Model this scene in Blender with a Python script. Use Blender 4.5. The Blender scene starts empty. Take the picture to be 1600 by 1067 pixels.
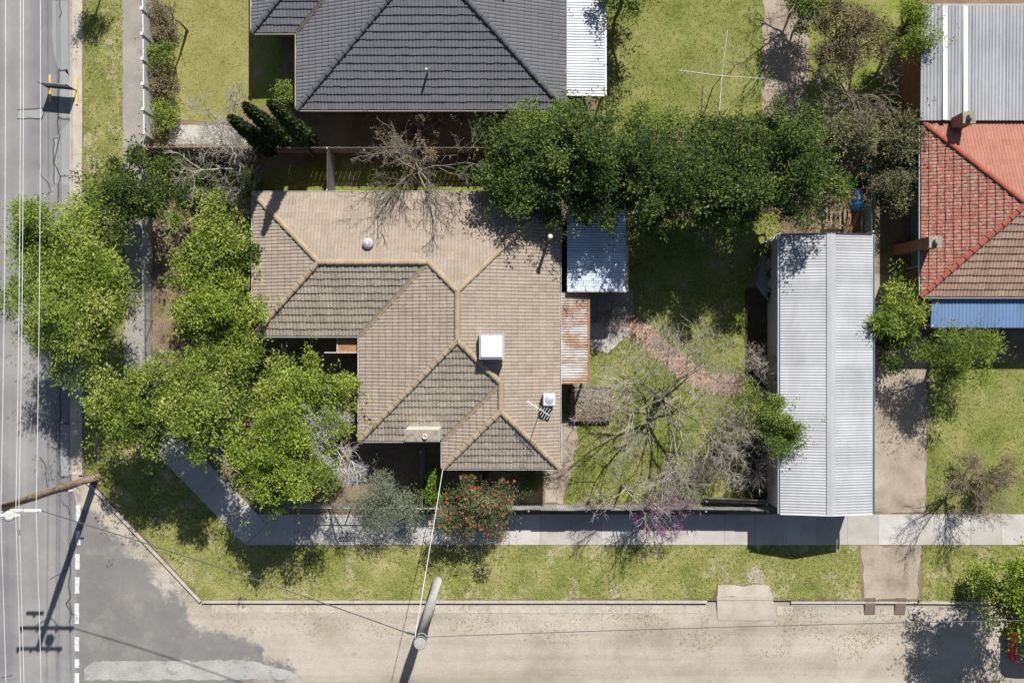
import bpy, math, random
import numpy as np
from mathutils import Vector, Matrix

random.seed(7)
RNG = np.random.default_rng(7)
SC = bpy.context.scene
COL = SC.collection
R = math.radians

# ------------------------------------------------------------------ camera, sky, sun, exposure
CAM_H = 46.0            # drone height, looking straight down; north is up in the picture
PPM = 34.0              # picture pixels (1600 wide) per metre on the ground
cam = bpy.data.cameras.new('drone_camera')
cam.sensor_width = 36.0
cam.lens = 36.0 * CAM_H / (1600.0 / PPM)
cam.clip_start = 0.5
cam.clip_end = 2000
cam_o = bpy.data.objects.new('drone_camera', cam)
cam_o.location = (0, 0, CAM_H)
cam_o.rotation_euler = (0, 0, 0)
COL.objects.link(cam_o)
SC.camera = cam_o

SUN_EL, SUN_AZ = 48.5, 19.0     # azimuth clockwise from +Y (north)
world = bpy.data.worlds.new('World')
SC.world = world
world.use_nodes = True
wn = world.node_tree.nodes
bg = wn['Background']
sky = wn.new('ShaderNodeTexSky')
sky.sky_type = 'NISHITA'
sky.sun_disc = False
sky.sun_elevation = R(SUN_EL)
sky.sun_rotation = R(SUN_AZ)
world.node_tree.links.new(sky.outputs[0], bg.inputs[0])
bg.inputs[1].default_value = 0.06
sun = bpy.data.lights.new('sun', 'SUN')
sun.energy = 5.0
sun.angle = R(0.53)
sun.color = (1.0, 0.965, 0.915)
sun_o = bpy.data.objects.new('sun', sun)
sv = Vector((math.sin(R(SUN_AZ)) * math.cos(R(SUN_EL)), math.cos(R(SUN_AZ)) * math.cos(R(SUN_EL)), math.sin(R(SUN_EL))))
sun_o.rotation_euler = (-sv).to_track_quat('-Z', 'Y').to_euler()
sun_o.location = sv * 60
COL.objects.link(sun_o)
SC.view_settings.view_transform = 'Standard'
SC.view_settings.look = 'None'
SC.view_settings.gamma = 1
SC.view_settings.use_curve_mapping = False
SC.view_settings.exposure = 0.53


# ------------------------------------------------------------------ helpers
def W(px, py, z=0.0):
    """survey coordinates: ground-plan pixel of the drone picture -> metres, for a point at height z"""
    k = (CAM_H - z) / CAM_H / PPM
    return Vector(((px - 800.0) * k, (533.5 - py) * k, z))


def G(px, py, z=0.0):
    """point on the ground plan, lifted to z without parallax"""
    return Vector(((px - 800.0) / PPM, (533.5 - py) / PPM, z))


def mesh_np(name, V, F, attr=None, smooth=False):
    V = np.asarray(V, dtype=np.float32)
    F = np.asarray(F, dtype=np.int32)
    m = bpy.data.meshes.new(name)
    n, k = F.shape
    m.vertices.add(len(V)); m.vertices.foreach_set('co', V.ravel())
    m.loops.add(n * k); m.loops.foreach_set('vertex_index', F.ravel())
    m.polygons.add(n)
    m.polygons.foreach_set('loop_start', np.arange(0, n * k, k, dtype=np.int32))
    if attr is not None:
        a = m.attributes.new('v', 'FLOAT', 'FACE')
        a.data.foreach_set('value', np.asarray(attr, dtype=np.float32))
    m.polygons.foreach_set('use_smooth', np.full(n, smooth, dtype=bool))
    m.update(calc_edges=True)
    return m


def link(name, mesh, mat=None, parent=None, label=None, cat=None, group=None, kind=None, smooth=False):
    o = bpy.data.objects.new(name, mesh)
    if mesh is not None and mat is not None and not mesh.materials:
        mesh.materials.append(mat)
    if smooth and mesh is not None:
        mesh.polygons.foreach_set('use_smooth', np.ones(len(mesh.polygons), dtype=bool))
    COL.objects.link(o)
    if parent is not None:
        o.parent = parent
        if parent.type == 'EMPTY':
            o.matrix_parent_inverse = Matrix.Translation(-parent.location)
    tag(o, label, cat, group, kind)
    return o


def tag(o, label=None, cat=None, group=None, kind=None):
    if label: o['label'] = label
    if cat: o['category'] = cat
    if group: o['group'] = group
    if kind: o['kind'] = kind
    return o


def thing(name, label, cat, loc, group=None):
    o = bpy.data.objects.new(name, None)
    o.empty_display_size = 0.3
    o.location = Vector(loc)
    COL.objects.link(o)
    return tag(o, label, cat, group)


class MB:
    """collects faces for one mesh object"""
    def __init__(s):
        s.v, s.f = [], []

    def poly(s, pts):
        b = len(s.v); s.v += [tuple(p) for p in pts]; s.f.append(tuple(range(b, b + len(pts))))
        return s

    def box(s, c, size, rz=0.0, tilt=None, taper=1.0):
        hx, hy, hz = size[0] / 2, size[1] / 2, size[2] / 2
        m = Matrix.Rotation(rz, 3, 'Z')
        if tilt is not None: m = m @ tilt
        b = len(s.v); c = Vector(c)
        for dz, t in ((-1, 1.0), (1, taper)):
            for dx, dy in ((-1, -1), (1, -1), (1, 1), (-1, 1)):
                s.v.append(tuple(c + m @ Vector((dx * hx * t, dy * hy * t, dz * hz))))
        for q in ((0, 3, 2, 1), (4, 5, 6, 7), (0, 1, 5, 4), (1, 2, 6, 5), (2, 3, 7, 6), (3, 0, 4, 7)):
            s.f.append(tuple(b + i for i in q))
        return s

    def bar(s, a, c, w, h):
        """square bar from a to c"""
        a, c = Vector(a), Vector(c)
        d = (c - a)
        t = d.normalized()
        up = Vector((0, 0, 1)) if abs(t.z) < 0.95 else Vector((0, 1, 0))
        x = t.cross(up).normalized() * (w / 2)
        y = x.cross(t).normalized() * (h / 2)
        b = len(s.v)
        for p in (a, c):
            for i, j in ((-1, -1), (1, -1), (1, 1), (-1, 1)):
                s.v.append(tuple(p + x * i + y * j))
        for q in ((0, 3, 2, 1), (4, 5, 6, 7), (0, 1, 5, 4), (1, 2, 6, 5), (2, 3, 7, 6), (3, 0, 4, 7)):
            s.f.append(tuple(b + i for i in q))
        return s

    def tube(s, pts, rad, n=8, cap=True):
        pts = [Vector(p) for p in pts]
        if not isinstance(rad, (list, tuple)): rad = [rad] * len(pts)
        b0 = len(s.v)
        ref = None
        for i, p in enumerate(pts):
            t = (pts[min(i + 1, len(pts) - 1)] - pts[max(i - 1, 0)]).normalized()
            if ref is None:
                ref = Vector((0, 0, 1)) if abs(t.z) < 0.9 else Vector((1, 0, 0))
            x = t.cross(ref).normalized(); y = t.cross(x).normalized()
            ref = y.cross(t) if y.cross(t).length > 1e-6 else ref
            ref = y * -1 if False else ref
            for k in range(n):
                a = 2 * math.pi * k / n
                s.v.append(tuple(p + x * (math.cos(a) * rad[i]) + y * (math.sin(a) * rad[i])))
        for i in range(len(pts) - 1):
            for k in range(n):
                k2 = (k + 1) % n
                s.f.append((b0 + i * n + k, b0 + i * n + k2, b0 + (i + 1) * n + k2, b0 + (i + 1) * n + k))
        if cap:
            s.f.append(tuple(b0 + k for k in range(n)))
            s.f.append(tuple(b0 + (len(pts) - 1) * n + k for k in range(n))[::-1])
        return s

    def lathe(s, c, prof, n=16):
        """prof: list of (radius, z)"""
        b0 = len(s.v)
        for r, z in prof:
            for k in range(n):
                a = 2 * math.pi * k / n
                s.v.append((c[0] + r * math.cos(a), c[1] + r * math.sin(a), c[2] + z))
        for i in range(len(prof) - 1):
            for k in range(n):
                k2 = (k + 1) % n
                s.f.append((b0 + i * n + k, b0 + i * n + k2, b0 + (i + 1) * n + k2, b0 + (i + 1) * n + k))
        s.f.append(tuple(b0 + k for k in range(n))[::-1])
        s.f.append(tuple(b0 + (len(prof) - 1) * n + k for k in range(n)))
        return s

    def prism(s, pts, z0, z1):
        n = len(pts); b = len(s.v)
        for z in (z0, z1):
            s.v += [(p[0], p[1], z) for p in pts]
        s.f.append(tuple(b + i for i in range(n))[::-1]); s.f.append(tuple(b + n + i for i in range(n)))
        for i in range(n):
            j = (i + 1) % n
            s.f.append((b + i, b + j, b + n + j, b + n + i))
        return s

    def mesh(s, name):
        m = bpy.data.meshes.new(name)
        m.from_pydata(s.v, [], s.f); m.update()
        return m

    def build(s, name, mat, parent=None, label=None, cat=None, group=None, kind=None, smooth=False):
        return link(name, s.mesh(name), mat, parent, label, cat, group, kind, smooth)


def segs_mesh(name, segs, sides=4):
    """many tapered twigs at once; segs rows: x0 y0 z0 x1 y1 z1 r0 r1"""
    S = np.asarray(segs, dtype=np.float64)
    a, b, r0, r1 = S[:, 0:3], S[:, 3:6], S[:, 6], S[:, 7]
    t = b - a
    t /= np.maximum(np.linalg.norm(t, axis=1, keepdims=True), 1e-9)
    ref = np.where(np.abs(t[:, 2:3]) < 0.9, np.array([[0, 0, 1.0]]), np.array([[1.0, 0, 0]]))
    x = np.cross(t, ref); x /= np.linalg.norm(x, axis=1, keepdims=True)
    y = np.cross(t, x)
    n = len(S)
    ang = np.arange(sides) * 2 * np.pi / sides
    ring = x[:, None, :] * np.cos(ang)[None, :, None] + y[:, None, :] * np.sin(ang)[None, :, None]
    V = np.concatenate([a[:, None, :] + ring * r0[:, None, None], b[:, None, :] + ring * r1[:, None, None]], axis=1).reshape(-1, 3)
    k = np.arange(sides); k2 = (k + 1) % sides
    q = np.stack([k, k2, sides + k2, sides + k], axis=1)
    F = (np.arange(n)[:, None, None] * 2 * sides + q[None]).reshape(-1, 4)
    return mesh_np(name, V, F, None, True)


def leaves_mesh(name, C, D, L, Wd, attr, up=0.6, rng=RNG):
    """rhombic leaves at C growing along D"""
    n = len(C)
    D = D / np.maximum(np.linalg.norm(D, axis=1, keepdims=True), 1e-9)
    N = rng.normal(size=(n, 3)) * 0.7; N[:, 2] += up
    S = np.cross(D, N); S /= np.maximum(np.linalg.norm(S, axis=1, keepdims=True), 1e-9)
    L = L[:, None]; Wd = Wd[:, None]
    droop = np.zeros((n, 3)); droop[:, 2] = -0.12
    V = np.stack([C, C + D * L * 0.5 + S * Wd * 0.5, C + D * L + droop * L, C + D * L * 0.5 - S * Wd * 0.5], axis=1).reshape(-1, 3)
    F = np.arange(n * 4).reshape(n, 4)
    return mesh_np(name, V, F, attr)


def inpoly(P, poly):
    x, y = P[:, 0], P[:, 1]
    ins = np.zeros(len(P), bool)
    n = len(poly)
    for i in range(n):
        x0, y0 = poly[i][0], poly[i][1]; x1, y1 = poly[(i + 1) % n][0], poly[(i + 1) % n][1]
        c = ((y0 > y) != (y1 > y))
        with np.errstate(divide='ignore', invalid='ignore'):
            ins ^= c & (x < (x1 - x0) * (y - y0) / (y1 - y0 + 1e-12) + x0)
    return ins


# ------------------------------------------------------------------ materials
def ramp_set(node, stops):
    el = node.color_ramp.elements
    while len(el) > 1: el.remove(el[-1])
    el[0].position = stops[0][0]; el[0].color = (*stops[0][1], 1)
    for p, c in stops[1:]:
        e = el.new(p); e.color = (*c, 1)


class NT:
    def __init__(s, name):
        s.m = bpy.data.materials.new(name); s.m.use_nodes = True
        s.t = s.m.node_tree; s.n = s.t.nodes; s.bsdf = s.n['Principled BSDF']; s.out = s.n['Material Output']
        s.pos = s.n.new('ShaderNodeNewGeometry').outputs['Position']

    def l(s, a, b): s.t.links.new(a, b)

    def map(s, scale=(1, 1, 1), rot=(0, 0, 0)):
        n = s.n.new('ShaderNodeMapping'); n.inputs['Scale'].default_value = scale; n.inputs['Rotation'].default_value = rot
        s.l(s.pos, n.inputs['Vector']); return n.outputs[0]

    def noise(s, scale, detail=5, rough=0.6, vec=None, dist=0.0):
        n = s.n.new('ShaderNodeTexNoise'); n.inputs['Scale'].default_value = scale
        n.inputs['Detail'].default_value = detail; n.inputs['Roughness'].default_value = rough
        n.inputs['Distortion'].default_value = dist
        s.l(vec if vec is not None else s.pos, n.inputs['Vector']); return n.outputs['Fac']

    def ramp(s, fac, stops):
        n = s.n.new('ShaderNodeValToRGB'); ramp_set(n, stops); s.l(fac, n.inputs[0]); return n.outputs[0]

    def mix(s, fac, a, b, mode='MIX'):
        n = s.n.new('ShaderNodeMix'); n.data_type = 'RGBA'; n.blend_type = mode
        for sock, val in ((n.inputs[0], fac), (n.inputs[6], a), (n.inputs[7], b)):
            if isinstance(val, (int, float)): sock.default_value = val
            elif isinstance(val, (tuple, list)): sock.default_value = (*val, 1)
            else: s.l(val, sock)
        return n.outputs[2]

    def attr(s, name='v'):
        n = s.n.new('ShaderNodeAttribute'); n.attribute_name = name; return n.outputs['Fac']

    def math(s, op, a, b=0.0):
        n = s.n.new('ShaderNodeMath'); n.operation = op
        for sock, val in ((n.inputs[0], a), (n.inputs[1], b)):
            if isinstance(val, (int, float)): sock.default_value = val
            else: s.l(val, sock)
        return n.outputs[0]

    def bump(s, h, strength=0.3, dist=0.02):
        n = s.n.new('ShaderNodeBump'); n.inputs['Strength'].default_value = strength; n.inputs['Distance'].default_value = dist
        s.l(h, n.inputs['Height']); s.l(n.outputs[0], s.bsdf.inputs['Normal'])

    def done(s, col, rough=0.85, spec=0.25, metal=0.0):
        if isinstance(col, (tuple, list)): s.bsdf.inputs['Base Color'].default_value = (*col, 1)
        else: s.l(col, s.bsdf.inputs['Base Color'])
        s.bsdf.inputs['Roughness'].default_value = rough
        s.bsdf.inputs['Specular IOR Level'].default_value = spec
        s.bsdf.inputs['Metallic'].default_value = metal
        return s.m


def grey(v): return (v, v, v)


def surf(name, stops, scale=0.6, detail=6, fine=(40, 0.35), rough=0.9, spec=0.2, bump=0.3, bdist=0.02, spots=None, stretch=None, metal=0.0):
    """weathered surface: broad colour patches times a fine grain"""
    t = NT(name)
    vec = t.map(stretch) if stretch else None
    c = t.ramp(t.noise(scale, detail, 0.62, vec), stops)
    f = t.noise(fine[0], 4, 0.7)
    lo, hi = 1 - fine[1], 1 + fine[1]
    c = t.mix(1.0, c, t.ramp(f, [(0.25, grey(lo * 0.5)), (0.75, grey(min(hi * 0.5, 1.0)))]), 'MULTIPLY')
    c = t.mix(1.0, c, (2, 2, 2), 'MULTIPLY')
    if spots:                                     # (scale, threshold, colour, strength)
        for sc_, th, col, st in spots:
            k = t.ramp(t.noise(sc_, 5, 0.7), [(th, grey(0)), (th + 0.06, grey(st))])
            c = t.mix(k, c, col)
    t.bump(f, bump, bdist)
    return t.done(c, rough, spec, metal)


def leafmat(name, dark, mid, light, trans=0.22, rough=0.65, spec=0.16):
    t = NT(name)
    c = t.ramp(t.attr(), [(0.0, dark), (0.5, mid), (1.0, light)])
    t.done(c, rough, spec)
    tr = t.n.new('ShaderNodeBsdfTranslucent'); t.l(c, tr.inputs['Color'])
    ms = t.n.new('ShaderNodeMixShader'); ms.inputs[0].default_value = trans
    t.l(t.bsdf.outputs[0], ms.inputs[1]); t.l(tr.outputs[0], ms.inputs[2]); t.l(ms.outputs[0], t.out.inputs['Surface'])
    return t.m


def flat(name, col, rough=0.5, spec=0.4, metal=0.0, var=0.12, scale=9):
    return surf(name, [(0.3, tuple(c * (1 - var) for c in col)), (0.7, tuple(min(1, c * (1 + var)) for c in col))], scale, 4, (60, 0.1), rough, spec, 0.08, 0.005, metal=metal)


def grassmat(name, a, b, c, bare=None, bare_th=0.62):
    t = NT(name)
    col = t.ramp(t.noise(0.55, 8, 0.68), [(0.32, a), (0.5, b), (0.68, c)])
    f = t.noise(22, 6, 0.75)
    col = t.mix(1.0, col, t.ramp(f, [(0.28, grey(0.38)), (0.5, grey(0.9)), (0.74, grey(1.0))]), 'MULTIPLY')
    col = t.mix(t.ramp(t.noise(5.5, 5, 0.7), [(0.5, grey(0)), (0.72, grey(0.55))]), col, c)
    if bare:
        col = t.mix(t.ramp(t.noise(0.9, 7, 0.72), [(bare_th, grey(0)), (bare_th + 0.1, grey(0.9))]), col, bare)
    t.bump(f, 0.8, 0.05)
    return t.done(col, 0.95, 0.08)


M = {}


def dirt_nodes(t):
    c = t.ramp(t.noise(0.35, 9, 0.66), [(0.25, (0.25, 0.22, 0.172)), (0.42, (0.33, 0.29, 0.235)), (0.55, (0.385, 0.345, 0.29)), (0.7, (0.34, 0.295, 0.23)), (0.85, (0.28, 0.245, 0.18))])
    k = t.noise(0.8, 5, 0.6, t.map((0.045, 1.0, 1.0), (0, 0, 0.02)))          # wheel tracks run along the road
    c = t.mix(1.0, c, t.ramp(k, [(0.3, (0.78, 0.76, 0.72)), (0.48, grey(1.0)), (0.62, (1.12, 1.11, 1.10)), (0.75, (0.88, 0.86, 0.80))]), 'MULTIPLY')
    f = t.noise(26, 8, 0.85)
    c = t.mix(1.0, c, t.ramp(f, [(0.3, grey(0.5)), (0.52, grey(1.0)), (0.72, grey(1.25))]), 'MULTIPLY')
    for sc_, th, col, st in ((1.5, 0.60, (0.245, 0.205, 0.135), 0.55), (5, 0.64, (0.24, 0.215, 0.12), 0.6), (14, 0.66, (0.19, 0.16, 0.11), 0.6), (3.3, 0.66, (0.44, 0.41, 0.36), 0.5)):
        c = t.mix(t.ramp(t.noise(sc_, 6, 0.72), [(th, grey(0)), (th + 0.08, grey(st))]), c, col)
    return c, f


t = NT('dirt_road'); dc, df = dirt_nodes(t); t.bump(df, 0.6, 0.025); M['dirt'] = t.done(dc, 0.95, 0.1)
M['soil'] = surf('bare_soil', [(0.3, (0.11, 0.08, 0.052)), (0.5, (0.19, 0.145, 0.095)), (0.7, (0.26, 0.205, 0.14))], 0.8, 8, (26, 0.5), 0.95, 0.1, 0.7, 0.04)
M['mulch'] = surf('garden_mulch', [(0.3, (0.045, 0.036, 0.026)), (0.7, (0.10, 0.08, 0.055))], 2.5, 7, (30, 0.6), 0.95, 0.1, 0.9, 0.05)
M['drive'] = surf('gravel_driveway', [(0.3, (0.19, 0.155, 0.115)), (0.5, (0.30, 0.25, 0.195)), (0.75, (0.39, 0.335, 0.27))], 0.7, 8, (34, 0.4), 0.95, 0.1, 0.6, 0.03,
                  spots=[(3, 0.62, (0.22, 0.18, 0.12), 0.6)])


def asphalt(name, lo, hi, lanes, wash=None, wash_sign=1):
    t = NT(name)
    c = t.ramp(t.noise(0.5, 7, 0.6), [(0.3, lo), (0.7, hi)])
    if lanes:                                   # traffic polish and oil run along the lane
        k = t.noise(0.9, 3, 0.55, t.map((1.0, 0.018, 1.0)))
        c = t.mix(1.0, c, t.ramp(k, [(0.33, (0.76, 0.77, 0.82)), (0.5, grey(0.98)), (0.66, (1.13, 1.11, 1.08))]), 'MULTIPLY')
    f = t.noise(55, 4, 0.75)
    c = t.mix(1.0, c, t.ramp(f, [(0.3, grey(0.72)), (0.7, grey(1.0))]), 'MULTIPLY')
    c = t.mix(t.ramp(t.noise(130, 2, 0.5), [(0.66, grey(0)), (0.74, grey(0.35))]), c, (0.34, 0.33, 0.31))
    if not lanes and name != 'asphalt_repair':
        c = t.mix(t.ramp(t.noise(0.7, 8, 0.72), [(0.52, grey(0)), (0.68, grey(0.55))]), c, (0.27, 0.245, 0.205))
        c = t.mix(t.ramp(t.noise(7, 6, 0.75), [(0.6, grey(0)), (0.68, grey(0.5))]), c, (0.30, 0.26, 0.20))
    if wash:                                    # gravel washed over the edge of the seal, along the line wash = (point, point)
        a, b = wash; d = (b - a).normalized(); nx, ny = d.y, -d.x
        sp = t.n.new('ShaderNodeSeparateXYZ'); t.l(t.pos, sp.inputs[0])
        dist = t.math('ADD', t.math('MULTIPLY', t.math('SUBTRACT', sp.outputs[0], a.x), nx), t.math('MULTIPLY', t.math('SUBTRACT', sp.outputs[1], a.y), ny))
        wob = t.math('ADD', t.math('MULTIPLY', t.math('SUBTRACT', t.noise(0.45, 3, 0.5), 0.5), 4.2), t.math('MULTIPLY', t.math('SUBTRACT', t.noise(3.5, 7, 0.75), 0.5), 1.9))
        k = t.ramp(t.math('ADD', t.math('MULTIPLY', t.math('ADD', dist, wob), 1.1), 0.5), [(0.25, grey(1)), (0.7, grey(0))])
        dc_, df_ = dirt_nodes(t)
        c = t.mix(k, dc_, c) if wash_sign < 0 else t.mix(k, c, dc_)
    t.bump(f, 0.35, 0.012)
    return t.done(c, 0.9, 0.25)


WASH = 1
M['asphalt'] = asphalt('worn_asphalt', (0.195, 0.19, 0.19), (0.285, 0.275, 0.268), True)
M['asphalt_dark'] = asphalt('darker_asphalt', (0.155, 0.15, 0.146), (0.215, 0.206, 0.195), False, (G(136, 806), G(430, 1067)), WASH)
M['patch'] = asphalt('asphalt_repair', (0.25, 0.255, 0.255), (0.31, 0.31, 0.30), False)
M['strip'] = surf('old_concrete_strip', [(0.3, (0.25, 0.243, 0.23)), (0.6, (0.335, 0.325, 0.305))], 0.9, 7, (40, 0.3), 0.95, 0.15, 0.3, 0.01, spots=[(1.6, 0.56, (0.21, 0.20, 0.19), 0.7), (9, 0.62, (0.19, 0.18, 0.17), 0.5)])
M['tar'] = flat('tar_seal', (0.05, 0.05, 0.052), 0.7, 0.3)
t = NT('footpath_concrete'); oi_ = t.n.new('ShaderNodeObjectInfo')
c = t.ramp(t.noise(0.9, 7, 0.65), [(0.3, (0.35, 0.33, 0.30)), (0.5, (0.42, 0.40, 0.37)), (0.7, (0.46, 0.445, 0.415))])
c = t.mix(1.0, c, t.ramp(oi_.outputs['Random'], [(0, (0.83, 0.82, 0.80)), (0.5, (0.95, 0.945, 0.94)), (1, (1.04, 1.04, 1.04))]), 'MULTIPLY')
f = t.noise(45, 5, 0.75)
c = t.mix(1.0, c, t.ramp(f, [(0.3, grey(0.84)), (0.65, grey(1.02))]), 'MULTIPLY')
c = t.mix(t.ramp(t.noise(2.4, 7, 0.75), [(0.6, grey(0)), (0.74, grey(0.6))]), c, (0.27, 0.24, 0.20))
c = t.mix(t.ramp(t.noise(11, 5, 0.7), [(0.66, grey(0)), (0.72, grey(0.5))]), c, (0.22, 0.20, 0.17))
t.bump(f, 0.2, 0.008); M['concrete'] = t.done(c, 0.9, 0.2)
M['kerb'] = surf('kerb_concrete', [(0.3, (0.33, 0.29, 0.235)), (0.7, (0.44, 0.395, 0.33))], 1.6, 7, (40, 0.25), 0.9, 0.2, 0.3, 0.01,
                 spots=[(5, 0.62, (0.24, 0.2, 0.15), 0.6)])
M['path_grey'] = surf('old_path_asphalt', [(0.3, (0.2, 0.185, 0.165)), (0.7, (0.31, 0.285, 0.255))], 0.8, 7, (45, 0.3), 0.95, 0.15, 0.4, 0.01,
                      spots=[(3, 0.6, (0.3, 0.25, 0.19), 0.6)])
M['paint'] = surf('road_paint', [(0.35, (0.42, 0.42, 0.41)), (0.6, (0.58, 0.58, 0.57))], 4, 6, (60, 0.3), 0.8, 0.3, 0.1, 0.004, spots=[(9, 0.54, (0.24, 0.23, 0.22), 0.8), (30, 0.58, (0.22, 0.21, 0.2), 0.8)])
M['verge'] = grassmat('verge_grass', (0.115, 0.15, 0.028), (0.235, 0.245, 0.068), (0.39, 0.345, 0.16), (0.38, 0.32, 0.21), 0.54)
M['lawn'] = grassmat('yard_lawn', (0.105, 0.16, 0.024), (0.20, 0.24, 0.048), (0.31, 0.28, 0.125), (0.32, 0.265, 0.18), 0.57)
M['lawn_yellow'] = grassmat('front_lawn', (0.19, 0.20, 0.05), (0.27, 0.26, 0.085), (0.33, 0.305, 0.125), (0.30, 0.25, 0.15), 0.66)
M['lawn_green'] = grassmat('back_lawn', (0.12, 0.155, 0.03), (0.20, 0.222, 0.06), (0.30, 0.28, 0.11), (0.27, 0.23, 0.13), 0.64)
M['blade'] = leafmat('grass_blades', (0.11, 0.14, 0.026), (0.25, 0.255, 0.07), (0.42, 0.37, 0.19), 0.2, 0.8, 0.1)
M['blade_dry'] = leafmat('dry_grass_blades', (0.26, 0.23, 0.09), (0.38, 0.33, 0.17), (0.48, 0.41, 0.25), 0.3, 0.85, 0.1)


def tilemat(name, base, lichen=None, amount=0.5, vary=0.16, lichen2=None, th=0.5):
    t = NT(name)
    v = t.attr()
    c = t.ramp(v, [(0.0, tuple(b * (1 - vary) for b in base)), (0.5, base), (1.0, tuple(b * (1 + vary) for b in base))])
    f = t.noise(24, 5, 0.72)
    c = t.mix(1.0, c, t.ramp(f, [(0.28, grey(0.72)), (0.6, grey(1.0))]), 'MULTIPLY')
    c = t.mix(t.ramp(t.noise(1.1, 6, 0.7), [(0.5, grey(0)), (0.72, grey(0.4))]), c, tuple(b * 0.62 for b in base))
    if lichen:
        k = t.ramp(t.noise(7.5, 7, 0.75), [(th, grey(0)), (th + 0.1, grey(amount))])
        c = t.mix(k, c, lichen)
        k = t.ramp(t.noise(16, 5, 0.7), [(th + 0.07, grey(0)), (th + 0.13, grey(amount))])
        c = t.mix(k, c, lichen2 or (0.33, 0.34, 0.28))
    t.bump(f, 0.3, 0.008)
    return t.done(c, 0.88, 0.2)


M['tile'] = tilemat('tan_roof_tile', (0.325, 0.268, 0.212), (0.14, 0.12, 0.098), 0.7, 0.12, (0.40, 0.37, 0.31), th=0.555)
M['tile_lichen'] = tilemat('lichened_roof_tile', (0.31, 0.255, 0.20), (0.19, 0.185, 0.145), 0.75, 0.22, (0.44, 0.455, 0.39), th=0.49)
M['cap'] = tilemat('ridge_cap_tile', (0.345, 0.27, 0.185), (0.2, 0.165, 0.12), 0.5, th=0.54)
M['tile_dark'] = tilemat('charcoal_roof_tile', (0.135, 0.136, 0.147), None, 0, 0.08)
M['cap_dark'] = tilemat('charcoal_cap', (0.10, 0.103, 0.115), None, 0, 0.08)
M['tile_red'] = tilemat('flaking_red_roof_tile', (0.29, 0.095, 0.07), (0.31, 0.25, 0.19), 0.9, 0.25, (0.4, 0.36, 0.3), th=0.5)
M['tile_red_new'] = tilemat('red_roof_tile', (0.36, 0.165, 0.12), (0.38, 0.22, 0.165), 0.5, 0.1, th=0.56)
M['tile_red_grey'] = tilemat('bleached_red_roof_tile', (0.32, 0.225, 0.165), (0.33, 0.11, 0.08), 0.85, 0.25, (0.4, 0.36, 0.28), th=0.52)
M['mortar'] = flat('valley_mortar', (0.24, 0.19, 0.13), 0.9, 0.1)
M['valley'] = flat('valley_iron', (0.10, 0.085, 0.07), 0.8, 0.2)


def zinc(name, base, rust=0.0, rough=0.38, rust_vec=(0.12, 1.3, 1), dirt=0.25, metal=0.55):
    t = NT(name)
    c = t.ramp(t.noise(1.2, 6, 0.65, t.map((1, 0.35, 1))), [(0.3, tuple(b * (1 - dirt) for b in base)), (0.6, base)])
    c = t.mix(t.ramp(t.noise(0.35, 5, 0.6), [(0.5, grey(0)), (0.75, grey(dirt))]), c, tuple(b * 0.72 for b in base))
    if rust:
        k = t.noise(1.6, 6, 0.72, t.map(rust_vec), 0.4)
        k2 = t.ramp(k, [(0.5 - rust * 0.12, grey(0)), (0.56 - rust * 0.06, grey(0.75)), (0.66, grey(0.95))])
        rc = t.ramp(t.noise(9, 5, 0.7), [(0.3, (0.14, 0.068, 0.034)), (0.5, (0.29, 0.15, 0.065)), (0.72, (0.42, 0.27, 0.13))])
        c = t.mix(k2, c, rc)
    oi = t.n.new('ShaderNodeObjectInfo')
    c = t.mix(1.0, c, t.ramp(oi.outputs['Random'], [(0, grey(0.89)), (1, grey(1.04))]), 'MULTIPLY')
    c = t.mix(t.ramp(t.noise(3.0, 7, 0.75, t.map((0.3, 1.0, 1.0))), [(0.58, grey(0)), (0.75, grey(0.35))]), c, (0.2, 0.19, 0.17))
    t.done(c, rough, 0.4, metal)
    return t.m


M['zinc'] = zinc('white_zinc_roof', (0.375, 0.38, 0.392), 0, 0.55, dirt=0.22, metal=0.1)
M['zinc_old'] = zinc('galvanised_roof', (0.60, 0.67, 0.76), 0, 0.36, dirt=0.12, metal=0.8)
M['zinc_rust'] = zinc('rusty_iron_roof', (0.47, 0.47, 0.47), 0.7, 0.55, rust_vec=(0.3, 0.9, 1), metal=0.25)
M['zinc_fence'] = zinc('grey_fence_iron', (0.50, 0.50, 0.49), 0, 0.5, dirt=0.35, metal=0.25)
M['zinc_white'] = zinc('pale_carport_roof', (0.40, 0.42, 0.45), 0, 0.55, dirt=0.25, metal=0.25)
M['blue_iron'] = zinc('blue_iron_awning', (0.12, 0.20, 0.345), 0, 0.5, dirt=0.2, metal=0.0)
M['teal_iron'] = zinc('teal_steel_fence', (0.10, 0.22, 0.20), 0, 0.5, dirt=0.2, metal=0.0)
M['rust'] = zinc('rust_plate', (0.2, 0.11, 0.06), 1.4, 0.75, rust_vec=(2, 2, 1), metal=0.1)
M['white'] = flat('white_paint', (0.56, 0.56, 0.545), 0.5, 0.35, var=0.06)
M['offwhite'] = flat('aged_white_plastic', (0.53, 0.53, 0.51), 0.45, 0.4, var=0.07)
M['cream'] = flat('cream_boards', (0.46, 0.43, 0.36), 0.7, 0.2)
M['brick'] = surf('house_brick', [(0.3, (0.20, 0.09, 0.06)), (0.7, (0.30, 0.15, 0.10))], 5, 5, (30, 0.3), 0.9, 0.2, 0.4, 0.01)
M['wall_dark'] = flat('grey_render', (0.3, 0.29, 0.28), 0.9, 0.2)
M['timber'] = surf('old_timber', [(0.3, (0.10, 0.08, 0.06)), (0.7, (0.22, 0.18, 0.14))], 3, 6, (40, 0.4), 0.9, 0.15, 0.4, 0.01)
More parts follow.
